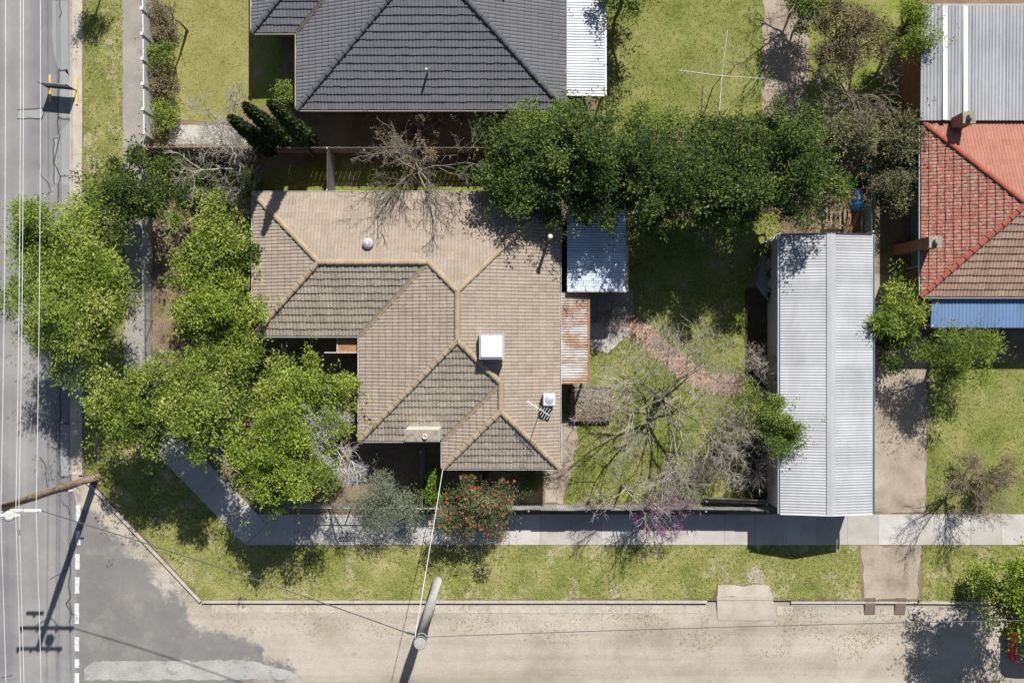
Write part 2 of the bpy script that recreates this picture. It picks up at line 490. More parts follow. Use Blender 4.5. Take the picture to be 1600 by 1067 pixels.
M['paling'] = surf('paling_timber', [(0.3, (0.20, 0.155, 0.10)), (0.7, (0.33, 0.27, 0.185))], 2.2, 6, (40, 0.35), 0.9, 0.15, 0.4, 0.01)
M['pole'] = surf('power_pole_timber', [(0.3, (0.14, 0.10, 0.065)), (0.55, (0.23, 0.175, 0.12)), (0.75, (0.29, 0.23, 0.165))], 3, 6, (25, 0.4), 0.9, 0.15, 0.5, 0.02)
M['pole_grey'] = surf('concrete_pole', [(0.3, (0.29, 0.28, 0.265)), (0.7, (0.40, 0.385, 0.36))], 2.5, 7, (30, 0.3), 0.85, 0.2, 0.2, 0.01)
M['steel'] = flat('galvanised_steel', (0.42, 0.43, 0.44), 0.45, 0.5, 0.5)
M['dark'] = flat('dark_metal', (0.05, 0.052, 0.055), 0.5, 0.4)
M['gunmetal'] = flat('sign_back_metal', (0.25, 0.27, 0.30), 0.4, 0.4, 0.3)
M['yellow'] = flat('yellow_paint', (0.60, 0.41, 0.09), 0.6, 0.3)
M['cable'] = flat('black_cable', (0.07, 0.07, 0.072), 0.6, 0.3)
M['wire'] = flat('bright_wire', (0.62, 0.62, 0.6), 0.4, 0.5, 0.2)
M['chimney_top'] = surf('chimney_cement', [(0.3, (0.15, 0.13, 0.10)), (0.5, (0.25, 0.22, 0.17)), (0.7, (0.31, 0.27, 0.21))], 6, 7, (40, 0.4), 0.95, 0.1, 0.5, 0.01)
M['terracotta'] = flat('terracotta', (0.40, 0.22, 0.13), 0.85, 0.2)
M['ceramic'] = flat('pale_ceramic', (0.50, 0.53, 0.55), 0.4, 0.5)
M['blue_pot'] = flat('blue_plastic', (0.05, 0.16, 0.38), 0.4, 0.4)
M['tarp'] = flat('blue_tarpaulin', (0.02, 0.20, 0.58), 0.5, 0.4, var=0.25, scale=5)
M['path_brick'] = None
M['car_red'] = flat('red_car_paint', (0.42, 0.025, 0.03), 0.25, 0.5, var=0.03)
M['glass'] = flat('dark_glass', (0.015, 0.02, 0.03), 0.08, 0.6, var=0.02)
M['rubber'] = flat('rubber', (0.03, 0.03, 0.03), 0.8, 0.2)
M['ramp_iron'] = flat('brown_steel_ramp', (0.16, 0.115, 0.095), 0.6, 0.3)
M['bark'] = surf('dark_bark', [(0.3, (0.055, 0.045, 0.035)), (0.7, (0.13, 0.105, 0.08))], 4, 6, (25, 0.5), 0.95, 0.1, 0.6, 0.02)
M['bark_grey'] = surf('grey_bark', [(0.3, (0.13, 0.11, 0.085)), (0.6, (0.25, 0.22, 0.175)), (0.75, (0.33, 0.29, 0.235))], 2.5, 6, (25, 0.4), 0.95, 0.1, 0.5, 0.02,
                      spots=[(1.6, 0.66, (0.42, 0.29, 0.05), 0.8)])
M['bark_pale'] = surf('pale_lichened_bark', [(0.3, (0.22, 0.195, 0.16)), (0.55, (0.38, 0.345, 0.29)), (0.75, (0.48, 0.44, 0.37))], 1.6, 6, (25, 0.4), 0.95, 0.1, 0.5, 0.02,
                      spots=[(1.3, 0.66, (0.45, 0.32, 0.07), 0.8)])
M['bark_white'] = surf('silver_dead_wood', [(0.3, (0.36, 0.34, 0.33)), (0.7, (0.56, 0.54, 0.53))], 3, 5, (30, 0.2), 0.9, 0.1, 0.3, 0.01)
M['bark_brown'] = surf('brown_twigs', [(0.3, (0.15, 0.115, 0.085)), (0.7, (0.30, 0.245, 0.19))], 2, 5, (30, 0.3), 0.95, 0.1, 0.3, 0.01)
M['bark_red'] = surf('reddish_twigs', [(0.3, (0.17, 0.10, 0.07)), (0.7, (0.30, 0.21, 0.15))], 2, 5, (30, 0.3), 0.95, 0.1, 0.3, 0.01)
M['straw'] = leafmat('dry_straw', (0.19, 0.155, 0.11), (0.32, 0.27, 0.205), (0.46, 0.40, 0.32), 0.1, 0.9, 0.1)
M['petal_pale'] = leafmat('pale_petal', (0.45, 0.42, 0.2), (0.5, 0.48, 0.35), (0.55, 0.54, 0.5))
M['stone'] = leafmat('loose_stone', (0.14, 0.12, 0.09), (0.27, 0.235, 0.185), (0.42, 0.38, 0.32), 0.0, 0.95, 0.1)
M['L_bright'] = leafmat('bright_feathery_leaf', (0.065, 0.12, 0.014), (0.20, 0.275, 0.038), (0.41, 0.445, 0.11))
M['L_yellow'] = leafmat('yellow_green_leaf', (0.058, 0.105, 0.012), (0.20, 0.27, 0.032), (0.43, 0.465, 0.105))
M['L_olive'] = leafmat('olive_leaf', (0.05, 0.09, 0.012), (0.185, 0.245, 0.036), (0.41, 0.44, 0.115))
M['L_citrus'] = leafmat('glossy_dark_leaf', (0.03, 0.05, 0.012), (0.075, 0.115, 0.022), (0.24, 0.28, 0.055), 0.22, 0.6, 0.2)
M['L_dark'] = leafmat('dark_evergreen_leaf', (0.02, 0.042, 0.012), (0.055, 0.095, 0.022), (0.20, 0.235, 0.055), 0.22, 0.7, 0.14)
M['L_greyg'] = leafmat('grey_green_leaf', (0.11, 0.13, 0.075), (0.20, 0.225, 0.15), (0.34, 0.36, 0.27), 0.15, 0.6, 0.2)
M['L_camellia'] = leafmat('camellia_leaf', (0.05, 0.065, 0.026), (0.13, 0.145, 0.06), (0.30, 0.29, 0.145), 0.2, 0.65, 0.15)
M['L_bush'] = leafmat('fresh_bush_leaf', (0.06, 0.105, 0.017), (0.145, 0.205, 0.036), (0.27, 0.31, 0.08))
M['L_dull'] = leafmat('dull_scrub_leaf', (0.06, 0.07, 0.025), (0.14, 0.145, 0.065), (0.27, 0.255, 0.14), 0.2, 0.7, 0.15)
M['L_brown'] = leafmat('brownish_shrub_leaf', (0.10, 0.085, 0.04), (0.2, 0.165, 0.085), (0.32, 0.25, 0.15), 0.2, 0.8, 0.1)
M['L_pine'] = leafmat('pencil_pine_leaf', (0.035, 0.058, 0.02), (0.085, 0.12, 0.042), (0.18, 0.21, 0.08), 0.1, 0.7, 0.2)
M['petal_red'] = leafmat('red_petal', (0.33, 0.03, 0.03), (0.46, 0.075, 0.06), (0.52, 0.17, 0.13), 0.2, 0.6, 0.2)
M['petal_pink'] = leafmat('magenta_blossom', (0.24, 0.05, 0.19), (0.38, 0.11, 0.33), (0.48, 0.2, 0.42), 0.2, 0.7, 0.1)


# ------------------------------------------------------------------ flat ground pieces
def outline(pts, jit=0.0, step=0.35, seed=1):
    """subdivide a plan outline and roughen it"""
    out = []
    rn = np.random.default_rng(seed)
    n = len(pts)
    for i in range(n):
        a, b = Vector(pts[i][:2]), Vector(pts[(i + 1) % n][:2])
        if jit <= 0:
            out.append(a); continue
        k = max(1, min(200, int((b - a).length / step)))
        nrm = Vector((-(b - a).y, (b - a).x)).normalized()
        for j in range(k):
            p = a.lerp(b, j / k)
            out.append(p + nrm * float(rn.normal() * jit))
    return out


def sheet(name, pxpts, z, mat, jit=0.0, parent=None, kind='structure', seed=1, step=0.35):
    pts = outline([G(*p) for p in pxpts], jit, step, seed)
    mb = MB(); mb.poly([(p.x, p.y, z) for p in pts])
    m = mb.mesh(name)
    if m.polygons[0].normal.z < 0: m.flip_normals()
    return link(name, m, mat, parent, kind=kind if parent is None else None)


ROAD_Z = -0.12
mb = MB(); mb.poly([(-300, -300, ROAD_Z), (300, -300, ROAD_Z), (300, 300, ROAD_Z), (-300, 300, ROAD_Z)])
mb.build('ground', M['dirt'], kind='structure')
FAR = 9000
west_road = sheet('west_road', [(-FAR, FAR), (-FAR, -FAR), (109, -FAR), (109, 742), (118, 790), (118, FAR)], ROAD_Z + 0.004, M['asphalt'])
side_road = sheet('side_road_mouth', [(118, 1500), (118, 745), (135, 752), (312, 944), (420, 950), (560, 1067), (640, 1500)],
                  ROAD_Z + 0.006, M['asphalt_dark'])
sheet('concrete_strip', [(130, 1046), (146, 1034), (390, 1032), (455, 1050), (480, 1062), (130, 1064)], ROAD_Z + 0.010, M['strip'], 0.03, step=0.2, parent=side_road)
# the raised block of land behind the kerbs
land_pts = [G(129, -FAR), G(129, 742), G(150, 760), G(315, 938), G(FAR, 938), G(FAR, -FAR)]
mb = MB(); mb.prism([(p.x, p.y) for p in land_pts][::-1], -0.4, 0.0)
land = mb.build('land', M['soil'], kind='structure')

for nm, pts in (('asphalt_patch', [(26, 171), (66, 170), (66, 184), (27, 185)]), ('asphalt_patch', [(33, 319), (47, 320), (47, 332), (33, 332)]),
                ('asphalt_patch', [(82, 216), (108, 190), (110, 290), (84, 286)]), ('asphalt_patch', [(91, 662), (106, 662), (106, 742), (92, 744)]),
                ('asphalt_patch', [(80, 0), (104, 0), (105, 40), (106, 118), (98, 108), (90, 108), (84, 90), (80, 60)]),
                ('asphalt_patch', [(91, 112), (104, 108), (112, 140), (112, 182), (90, 182)])):
    sheet(nm, pts, ROAD_Z + 0.008, M['patch'], 0.012, parent=west_road, seed=len(pts))


def ribbon(pxpts, w, z, wob=0.02, seed=0):
    rn = np.random.default_rng(seed)
    P = [G(*p, z) for p in pxpts]
    fine = []
    for a, b in zip(P, P[1:]):
        k = max(2, int((b - a).length / 0.25))
        for j in range(k):
            q = a.lerp(b, j / k); fine.append(q + Vector((rn.normal() * wob, rn.normal() * wob, 0)))
    fine.append(P[-1])
    m = MB()
    for i in range(len(fine) - 1):
        a, b = fine[i], fine[i + 1]
        n = Vector((-(b - a).y, (b - a).x, 0)).normalized() * (w / 2)
        m.poly([a - n, b - n, b + n, a + n])
    me = m.mesh('tar_seam')
    if me.polygons[0].normal.z < 0: me.flip_normals()
    return me


for i, (pts, w) in enumerate((
        ([(90, 110), (90, 182), (88, 190), (91, 215), (83, 255), (93, 275), (90, 290), (88, 330)], 0.05), ([(90, 108), (96, 110), (104, 108)], 0.07),
        ([(88, 183), (111, 186), (112, 176)], 0.06), ([(24, 170), (65, 170), (67, 177), (64, 185), (25, 185)], 0.05), ([(82, 216), (83, 288)], 0.05), ([(82, 216), (89, 215)], 0.04),
        ([(33, 318), (48, 319), (48, 333), (32, 333), (33, 318)], 0.05), ([(48, 332), (58, 332), (59, 305), (52, 303)], 0.03), ([(60, 255), (64, 275), (72, 285), (78, 300), (70, 305)], 0.035),
        ([(92, 0), (94, 20), (91, 28)], 0.04), ([(93, 275), (104, 275)], 0.045), ([(92, 600), (92, 662), (106, 662)], 0.05), ([(91, 662), (92, 745), (106, 746)], 0.05),
        ([(59, 712), (68, 727), (72, 762)], 0.04), ([(94, 782), (104, 792), (108, 804)], 0.04), ([(109, 880), (106, 920), (108, 935), (101, 945), (112, 960), (118, 962)], 0.05),
        ([(104, 940), (110, 955), (106, 975)], 0.035), ([(104, 890), (76, 906)], 0.03), ([(104, 842), (110, 860)], 0.03), ([(0, 1060), (18, 1055)], 0.03), ([(107, 740), (107, 880)], 0.03))):
    link('tar_seam', ribbon(pts, w, ROAD_Z + 0.012 + 0.0015 * (i % 2), 0.018, i), M['tar'], west_road)
for x0, y0, y1 in ((117, 789, 816), (117, 830, 852), (116, 866, 890), (115.5, 902, 928), (115, 943, 975), (115, 996, 1018), (115, 1030, 1044), (115, 1052, 1080)):
    sheet('painted_dash', [(x0, y0), (x0 + 7, y0), (x0 + 7, y1), (x0, y1)], ROAD_Z + 0.016, M['paint'], 0.006, parent=west_road, step=0.1, seed=y0)

# kerbs and gutters, stone by stone
kerb = thing('kerb', None, None, G(129, 533)); kerb['kind'] = 'structure'
stone_meshes = {}


def kerb_run(a, b, w, z0, z1, piece, parent=kerb, nm='kerb_stone', mat='kerb'):
    d = b - a; L = d.length; n = max(1, round(L / piece)); ang = math.atan2(d.y, d.x)
    for i in range(n):
        c = a.lerp(b, (i + 0.5) / n)
        key = (round(L / n, 3), w, z0, z1, mat)
        if key not in stone_meshes:
            q = MB(); q.box((0, 0, (z0 + z1) / 2), (L / n - 0.012, w, z1 - z0), taper=1.0)
            stone_meshes[key] = q.mesh(nm); stone_meshes[key].materials.append(M[mat])
        o = link(nm, stone_meshes[key], None, parent)
        o.matrix_basis = Matrix.Translation((c.x, c.y, random.uniform(-0.006, 0.006))) @ Matrix.Rotation(ang + random.uniform(-0.002, 0.002), 4, 'Z')


kerb_run(G(125.5, -260), G(125.5, 742), 0.17, -0.5, 0.012, 2.4)
kerb_run(G(115, -260), G(115, 742), 0.42, -0.5, ROAD_Z + 0.02, 2.4, nm='gutter_slab')
kerb_run(G(132, 748), G(313, 940), 0.13, -0.5, 0.015, 2.0)
kerb_run(G(315, 940), G(1105, 940), 0.13, -0.5, 0.015, 2.3)
kerb_run(G(1236, 941), G(1440, 941), 0.10, -0.5, 0.012, 2.0)
kerb_run(G(1440, 941), G(1900, 944), 0.12, -0.5, 0.012, 2.0)
kerb_run(G(330, 951), G(1104, 953), 0.36, -0.5, ROAD_Z + 0.008, 1.8, nm='gutter_slab')
kerb_run(G(1236, 944.5), G(1350, 945.5), 0.14, -0.5, ROAD_Z + 0.03, 1.7, nm='gutter_slab', mat='concrete')
kerb_run(G(1215, 955), G(1240, 955), 0.4, -0.5, ROAD_Z + 0.012, 0.8, nm='gutter_slab')
kerb_run(G(1424, 955), G(1448, 955), 0.3, -0.5, ROAD_Z + 0.012, 0.7, nm='gutter_slab')
sheet('crossover_apron', [(1122, 914), (1203, 914), (1207, 932), (1120, 932)], 0.016, M['kerb'], 0.05)
mb = MB(); a = [G(1120, 932), G(1207, 932), G(1215, 970), G(1122, 970)]
mb.poly([(a[0].x, a[0].y, 0.016), (a[3].x, a[3].y, ROAD_Z + 0.02), (a[2].x, a[2].y, ROAD_Z + 0.02), (a[1].x, a[1].y, 0.016)])
mb.build('crossover_ramp', M['kerb'], kind='structure')
for x in (1360, 1407.5):
    p = G(x, 947)
    mb = MB(); mb.box((0, 0, 0), (0.48, 0.8, 0.02), tilt=Matrix.Rotation(R(9), 3, 'X'))
    for k in range(5): mb.box((0, -0.3 + k * 0.15, 0.014 + (-0.3 + k * 0.15) * 0.158), (0.46, 0.025, 0.012), tilt=Matrix.Rotation(R(9), 3, 'X'))
    o = mb.build('kerb_ramp', M['ramp_iron'], None, 'brown steel kerb ramp plate, the one nearer the concrete crossover' if x < 1400 else 'brown steel kerb ramp plate, the one nearer the street tree and parked car', 'ramp')
    o.location = (p.x, p.y, -0.035); o.rotation_euler = (0, 0, R(1 if x < 1400 else -2))

# footpaths
path = thing('footpath', None, None, G(900, 827)); path['kind'] = 'structure'


def slab(pts, z=0.0, h=0.035, parent=path, mat='concrete', nm='slab'):
    c = sum((Vector(p[:2]) for p in pts), Vector((0, 0))) / len(pts)
    q = MB(); s = [c + (Vector(p[:2]) - c) * 0.993 for p in pts]
    q.prism([(p.x, p.y) for p in s][::-1] if (s[1] - s[0]).cross(s[2] - s[1]) < 0 else [(p.x, p.y) for p in s], z - 0.1, z + h + random.uniform(-0.004, 0.004))
    return q.build(nm, M[mat], parent)


xs = [412 + 48 * i for i in range(0, 33)]
slab([G(403.4, 803), G(460, 803), G(460, 851), G(383.2, 851.2), G(417.6, 817.8)])
for a, b in zip(xs[1:], xs[2:]):
    slab([G(a, 803), G(b, 803), G(b, 851), G(a, 851)])
P0, P1 = G(231, 660), G(400, 834.5)
dv = (P1 - P0); nv = Vector((dv.y, -dv.x, 0)).normalized() * 0.7
nseg = 5
for i in range(nseg):
    a, b = P0.lerp(P1, i / nseg), P0.lerp(P1, (i + 1) / nseg)
    slab([a - nv, b - nv, b + nv, a + nv])
sheet('west_path', [(194, -FAR), (216, -FAR), (234, 300), (236, 590), (240, 640), (215, 660), (192, 620), (196, 500), (192, 300)], 0.008, M['path_grey'], 0.04, seed=5)
cover = thing('pit_cover', 'rectangular steel framed pit cover set into the concrete footpath', 'pit cover', G(543, 838, 0.035))
mb = MB(); mb.box(G(543, 838, 0.037), (0.66, 0.36, 0.016)); mb.build('cover_slab', M['concrete'], cover)
mb = MB()
for sx, sy, lx, ly in ((0, -1, 0.7, 0.03), (0, 1, 0.7, 0.03), (-1, 0, 0.03, 0.4), (1, 0, 0.03, 0.4), (0, 0, 0.03, 0.38)):
    c = G(543, 838, 0.039); mb.box((c.x + sx * 0.345, c.y + sy * 0.19, c.z), (lx, ly, 0.02))
mb.build('frame', M['dark'], cover)

# lawns and yards
VERGES = [[(130, -300), (193, -300), (191, 300), (194, 500), (190, 640), (225, 670), (395, 851), (1343, 851), (1347, 936), (1205, 935), (1200, 912), (1120, 912), (1112, 936), (317, 936), (150, 756), (131, 738)],
          [(1440, 851), (1900, 851), (1900, 938), (1442, 938)]]
for i, p in enumerate(VERGES): sheet('verge', p, 0.006, M['verge'], 0.05, seed=11 + i)
sheet('wheel_track', [(1131, 912), (1126, 885), (1133, 880), (1139, 910)], 0.011, M['drive'], 0.03, seed=21, step=0.1)
sheet('wheel_track', [(1166, 912), (1168, 895), (1178, 885), (1192, 892), (1193, 912)], 0.011, M['drive'], 0.04, seed=22, step=0.12)
sheet('driveway_crossing', [(1346, 851), (1438, 851), (1432, 936), (1350, 936)], 0.010, M['drive'], 0.06, seed=23)
sheet('gravel_driveway', [(1362, 800), (1446, 800), (1448, 590), (1435, 430), (1360, 430)], 0.004, M['drive'], 0.05, seed=24)
LAWN_BACK = [(935, 345), (1260, 330), (1205, 375), (1164, 455), (1164, 780), (880, 785), (905, 680), (880, 660), (885, 600), (922, 470)]
sheet('back_lawn', LAWN_BACK, 0.006, M['lawn'], 0.07, seed=25)
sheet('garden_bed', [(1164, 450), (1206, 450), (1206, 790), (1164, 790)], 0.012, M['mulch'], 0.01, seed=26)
sheet('shed_slab', [(1196, 385), (1215, 385), (1215, 640), (1199, 640), (1199, 470), (1180, 445)], 0.016, M['concrete'], 0.01, seed=27)
LAWN_EAST = [(1450, 570), (1900, 560), (1900, 800), (1449, 800)]
sheet('east_lawn', LAWN_EAST, 0.006, M['lawn_green'], 0.06, seed=28)
LAWN_NW = [(246, -300), (392, -300), (392, 150), (380, 190), (262, 185), (250, 100)]
sheet('front_lawn', LAWN_NW, 0.006, M['lawn_yellow'], 0.08, seed=29)
LAWN_N = [(935, -300), (1192, -300), (1192, 190), (935, 215)]
sheet('north_lawn', LAWN_N, 0.006, M['lawn_green'], 0.05, seed=30)
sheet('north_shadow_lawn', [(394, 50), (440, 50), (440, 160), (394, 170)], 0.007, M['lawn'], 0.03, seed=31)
sheet('front_paving', [(264, 196), (398, 196), (398, 226), (264, 226)], 0.016, M['concrete'], 0.03, seed=32)
sheet('side_lane', [(1193, -300), (1262, -300), (1262, 215), (1193, 215)], 0.010, M['drive'], 0.06, seed=33)
sheet('scrub_yard', [(1262, -100), (1436, -100), (1436, 225), (1262, 225)], 0.008, M['lawn'], 0.06, seed=38)
LAWN_SIDE = [(405, 268), (520, 250), (760, 262), (760, 320), (400, 320)]
sheet('side_lawn', LAWN_SIDE, 0.006, M['lawn'], 0.07, seed=34)
LAWN_W = [(375, 290), (400, 300), (405, 520), (400, 640), (360, 640), (370, 400)]
sheet('west_lawn', LAWN_W, 0.007, M['lawn'], 0.06, seed=35)
sheet('yard_earth', [(850, 650), (895, 655), (905, 690), (880, 785), (850, 785)], 0.010, M['drive'], 0.05, seed=36)
sheet('rear_earth', [(1205, 300), (1345, 245), (1345, 372), (1225, 372)], 0.009, M['soil'], 0.05, seed=37)


def tufts(name, label, polys, dens, h, mat, wid=0.02, seed=0, blades=3, clump=0.0, z=0.0):
    rn = np.random.default_rng(seed)
    P = []
    for pp in polys:
        w = [G(*p) for p in pp]
        xs_, ys_ = [max(-26, min(26, p.x)) for p in w], [max(-18, min(18, p.y)) for p in w]
        A = (max(xs_) - min(xs_)) * (max(ys_) - min(ys_))
        Q = np.stack([rn.uniform(min(xs_), max(xs_), int(A * dens)), rn.uniform(min(ys_), max(ys_), int(A * dens))], axis=1)
        Q = Q[inpoly(Q, w)]
        if clump:
            s = np.sin(Q[:, 0] * 1.7 + 2 * np.sin(Q[:, 1] * 1.1)) + np.sin(Q[:, 1] * 2.3 + 1.5 * np.sin(Q[:, 0] * 0.9)) + rn.normal(size=len(Q)) * 0.7
            Q = Q[s > clump]
        P.append(Q)
    P = np.concatenate(P); n = len(P)
    P = np.repeat(P, blades, axis=0)
    N = len(P)
    base = np.column_stack([P + rn.normal(size=(N, 2)) * 0.03, np.full(N, z)])
    a = rn.uniform(0, 2 * np.pi, N); hh = h * rn.uniform(0.5, 1.4, N)
    lean = rn.uniform(0.3, 1.1, N)
    tip = base + np.column_stack([np.cos(a) * hh * lean, np.sin(a) * hh * lean, hh])
    side = np.column_stack([-np.sin(a), np.cos(a), np.zeros(N)]) * (wid * rn.uniform(0.6, 1.3, N))[:, None]
    V = np.stack([base - side, base + side, tip], axis=1).reshape(-1, 3)
    F = np.arange(N * 3).reshape(N, 3)
    v = np.clip(0.45 + 0.22 * np.sin(P[:, 0] * 0.9 + np.sin(P[:, 1])) + rn.normal(size=N) * 0.22, 0, 1)
    return link(name, mesh_np(name, V, F, v), mat, None, label, 'grass', None, 'stuff')


tufts('grass', 'green and straw coloured grass on the street verges', VERGES, 110, 0.055, M['blade'], 0.016, 1)
tufts('grass', 'weedy grass of the back yard under the bare tree', [LAWN_BACK], 120, 0.06, M['blade'], 0.018, 2)
tufts('grass', 'grass of the lawns around the neighbouring houses', [LAWN_EAST, LAWN_N, LAWN_SIDE, LAWN_W], 55, 0.055, M['blade'], 0.018, 3)
tufts('grass', 'yellowish mown grass of the northern front lawn', [LAWN_NW], 90, 0.04, M['blade_dry'], 0.016, 6)
tufts('dry_grass', 'dry yellow weeds along the dirt road edge', [[(320, 944), (1110, 944), (1110, 995), (640, 992), (400, 1010), (330, 985)], [(1215, 950), (1460, 950), (1450, 1010), (1200, 1000)], [(700, 990), (1400, 985), (1350, 1035), (900, 1010)]],
      60, 0.05, M['blade_dry'], 0.014, 4, 3, 0.35, ROAD_Z)
tufts('dry_grass', 'dry weeds in the bare corner behind the shed', [[(1205, 300), (1345, 245), (1345, 372), (1225, 372)], [(240, 400), (300, 400), (300, 600), (240, 600)]], 60, 0.09, M['blade_dry'], 0.012, 5, 3, -0.4)


def litter(name, label, polys, dens, size, mat, seed, z=0.01, cat='litter'):
    rn = np.random.default_rng(seed); P = []
    for pp in polys:
        w = [G(*p) for p in pp]; xs_, ys_ = [p.x for p in w], [p.y for p in w]
        A = (max(xs_) - min(xs_)) * (max(ys_) - min(ys_))
        Q = np.stack([rn.uniform(min(xs_), max(xs_), int(A * dens)), rn.uniform(min(ys_), max(ys_), int(A * dens))], axis=1)
        P.append(Q[inpoly(Q, w)])
    P = np.concatenate(P); n = len(P)
    C = np.column_stack([P, np.full(n, z)])
    a = rn.uniform(0, 2 * np.pi, n)
    D = np.column_stack([np.cos(a), np.sin(a), rn.uniform(0.1, 0.35, n)])
    return link(name, leaves_mesh(name, C, D, size * rn.uniform(0.5, 1.5, n), size * 0.6 * rn.uniform(0.5, 1.4, n), rn.uniform(0, 1, n), 2.5, rn), mat, None, label, cat, None, 'stuff')


litter('leaf_litter', 'pale dry leaf litter scattered over the dirt road and corner', [[(150, 770), (340, 950), (640, 960), (640, 1060), (420, 1030), (300, 960), (200, 850)], [(1100, 950), (1450, 950), (1450, 1060), (700, 1060), (700, 960)]],
       9, 0.045, M['straw'], 8, ROAD_Z + 0.012)
litter('leaf_litter', 'dry leaf litter lying on the lawns and garden soil', [LAWN_BACK, VERGES[0], [(240, 240), (500, 240), (400, 300), (260, 330)], [(240, 400), (300, 400), (300, 590), (240, 590)]], 14, 0.05, M['straw'], 9, 0.03)


litter('weeds', 'dark broadleaf weeds dotted through the verge and back lawn', [VERGES[0], VERGES[1], LAWN_BACK, LAWN_EAST], 7, 0.11, M['L_bush'], 10, 0.02, 'weeds')
litter('clover_flowers', 'tiny pale flowers sprinkled in the verge grass', [VERGES[0], LAWN_BACK], 5, 0.05, M['petal_pale'], 12, 0.07, 'flowers')
litter('gravel', 'loose stones gathered along the kerb and the corner', [[(132, 755), (312, 942), (340, 960), (300, 975), (240, 920), (150, 800)], [(320, 945), (1110, 945), (1110, 962), (320, 962)], [(1215, 945), (1600, 948), (1600, 965), (1215, 962)]], 40, 0.05, M['stone'], 13, ROAD_Z + 0.015, 'gravel')

# ------------------------------------------------------------------ tiled roofs
TW, TG = 0.30, 0.325          # tile cover width and gauge along the slope
PROF = [0.0, 0.024, 0.030, 0.024, 0.0, 0.024, 0.030, 0.024, 0.0]
BUTT = 0.050
NOSE = 0.030              # rounded lower lip of a tile


def tile_variant(name, mat, v):
    """one full tile, local x along the eave, y up the slope"""
    V, F = [], []
    for j in range(9):
        u = TW * j / 8
        V += [(u, NOSE, BUTT + PROF[j]), (u, TG + 0.03, 0.006 + PROF[j] * 0.9), (u, 0, -0.004), (u, 0, BUTT + PROF[j] - NOSE)]
    for j in range(8):
        a, b = 4 * j, 4 * (j + 1)
        F += [(a, b, b + 1, a + 1), (a + 3, b + 3, b, a), (a + 2, b + 2, b + 3, a + 3)]
    return mesh_np(name, np.array(V), np.array(F), np.full(len(F), v))


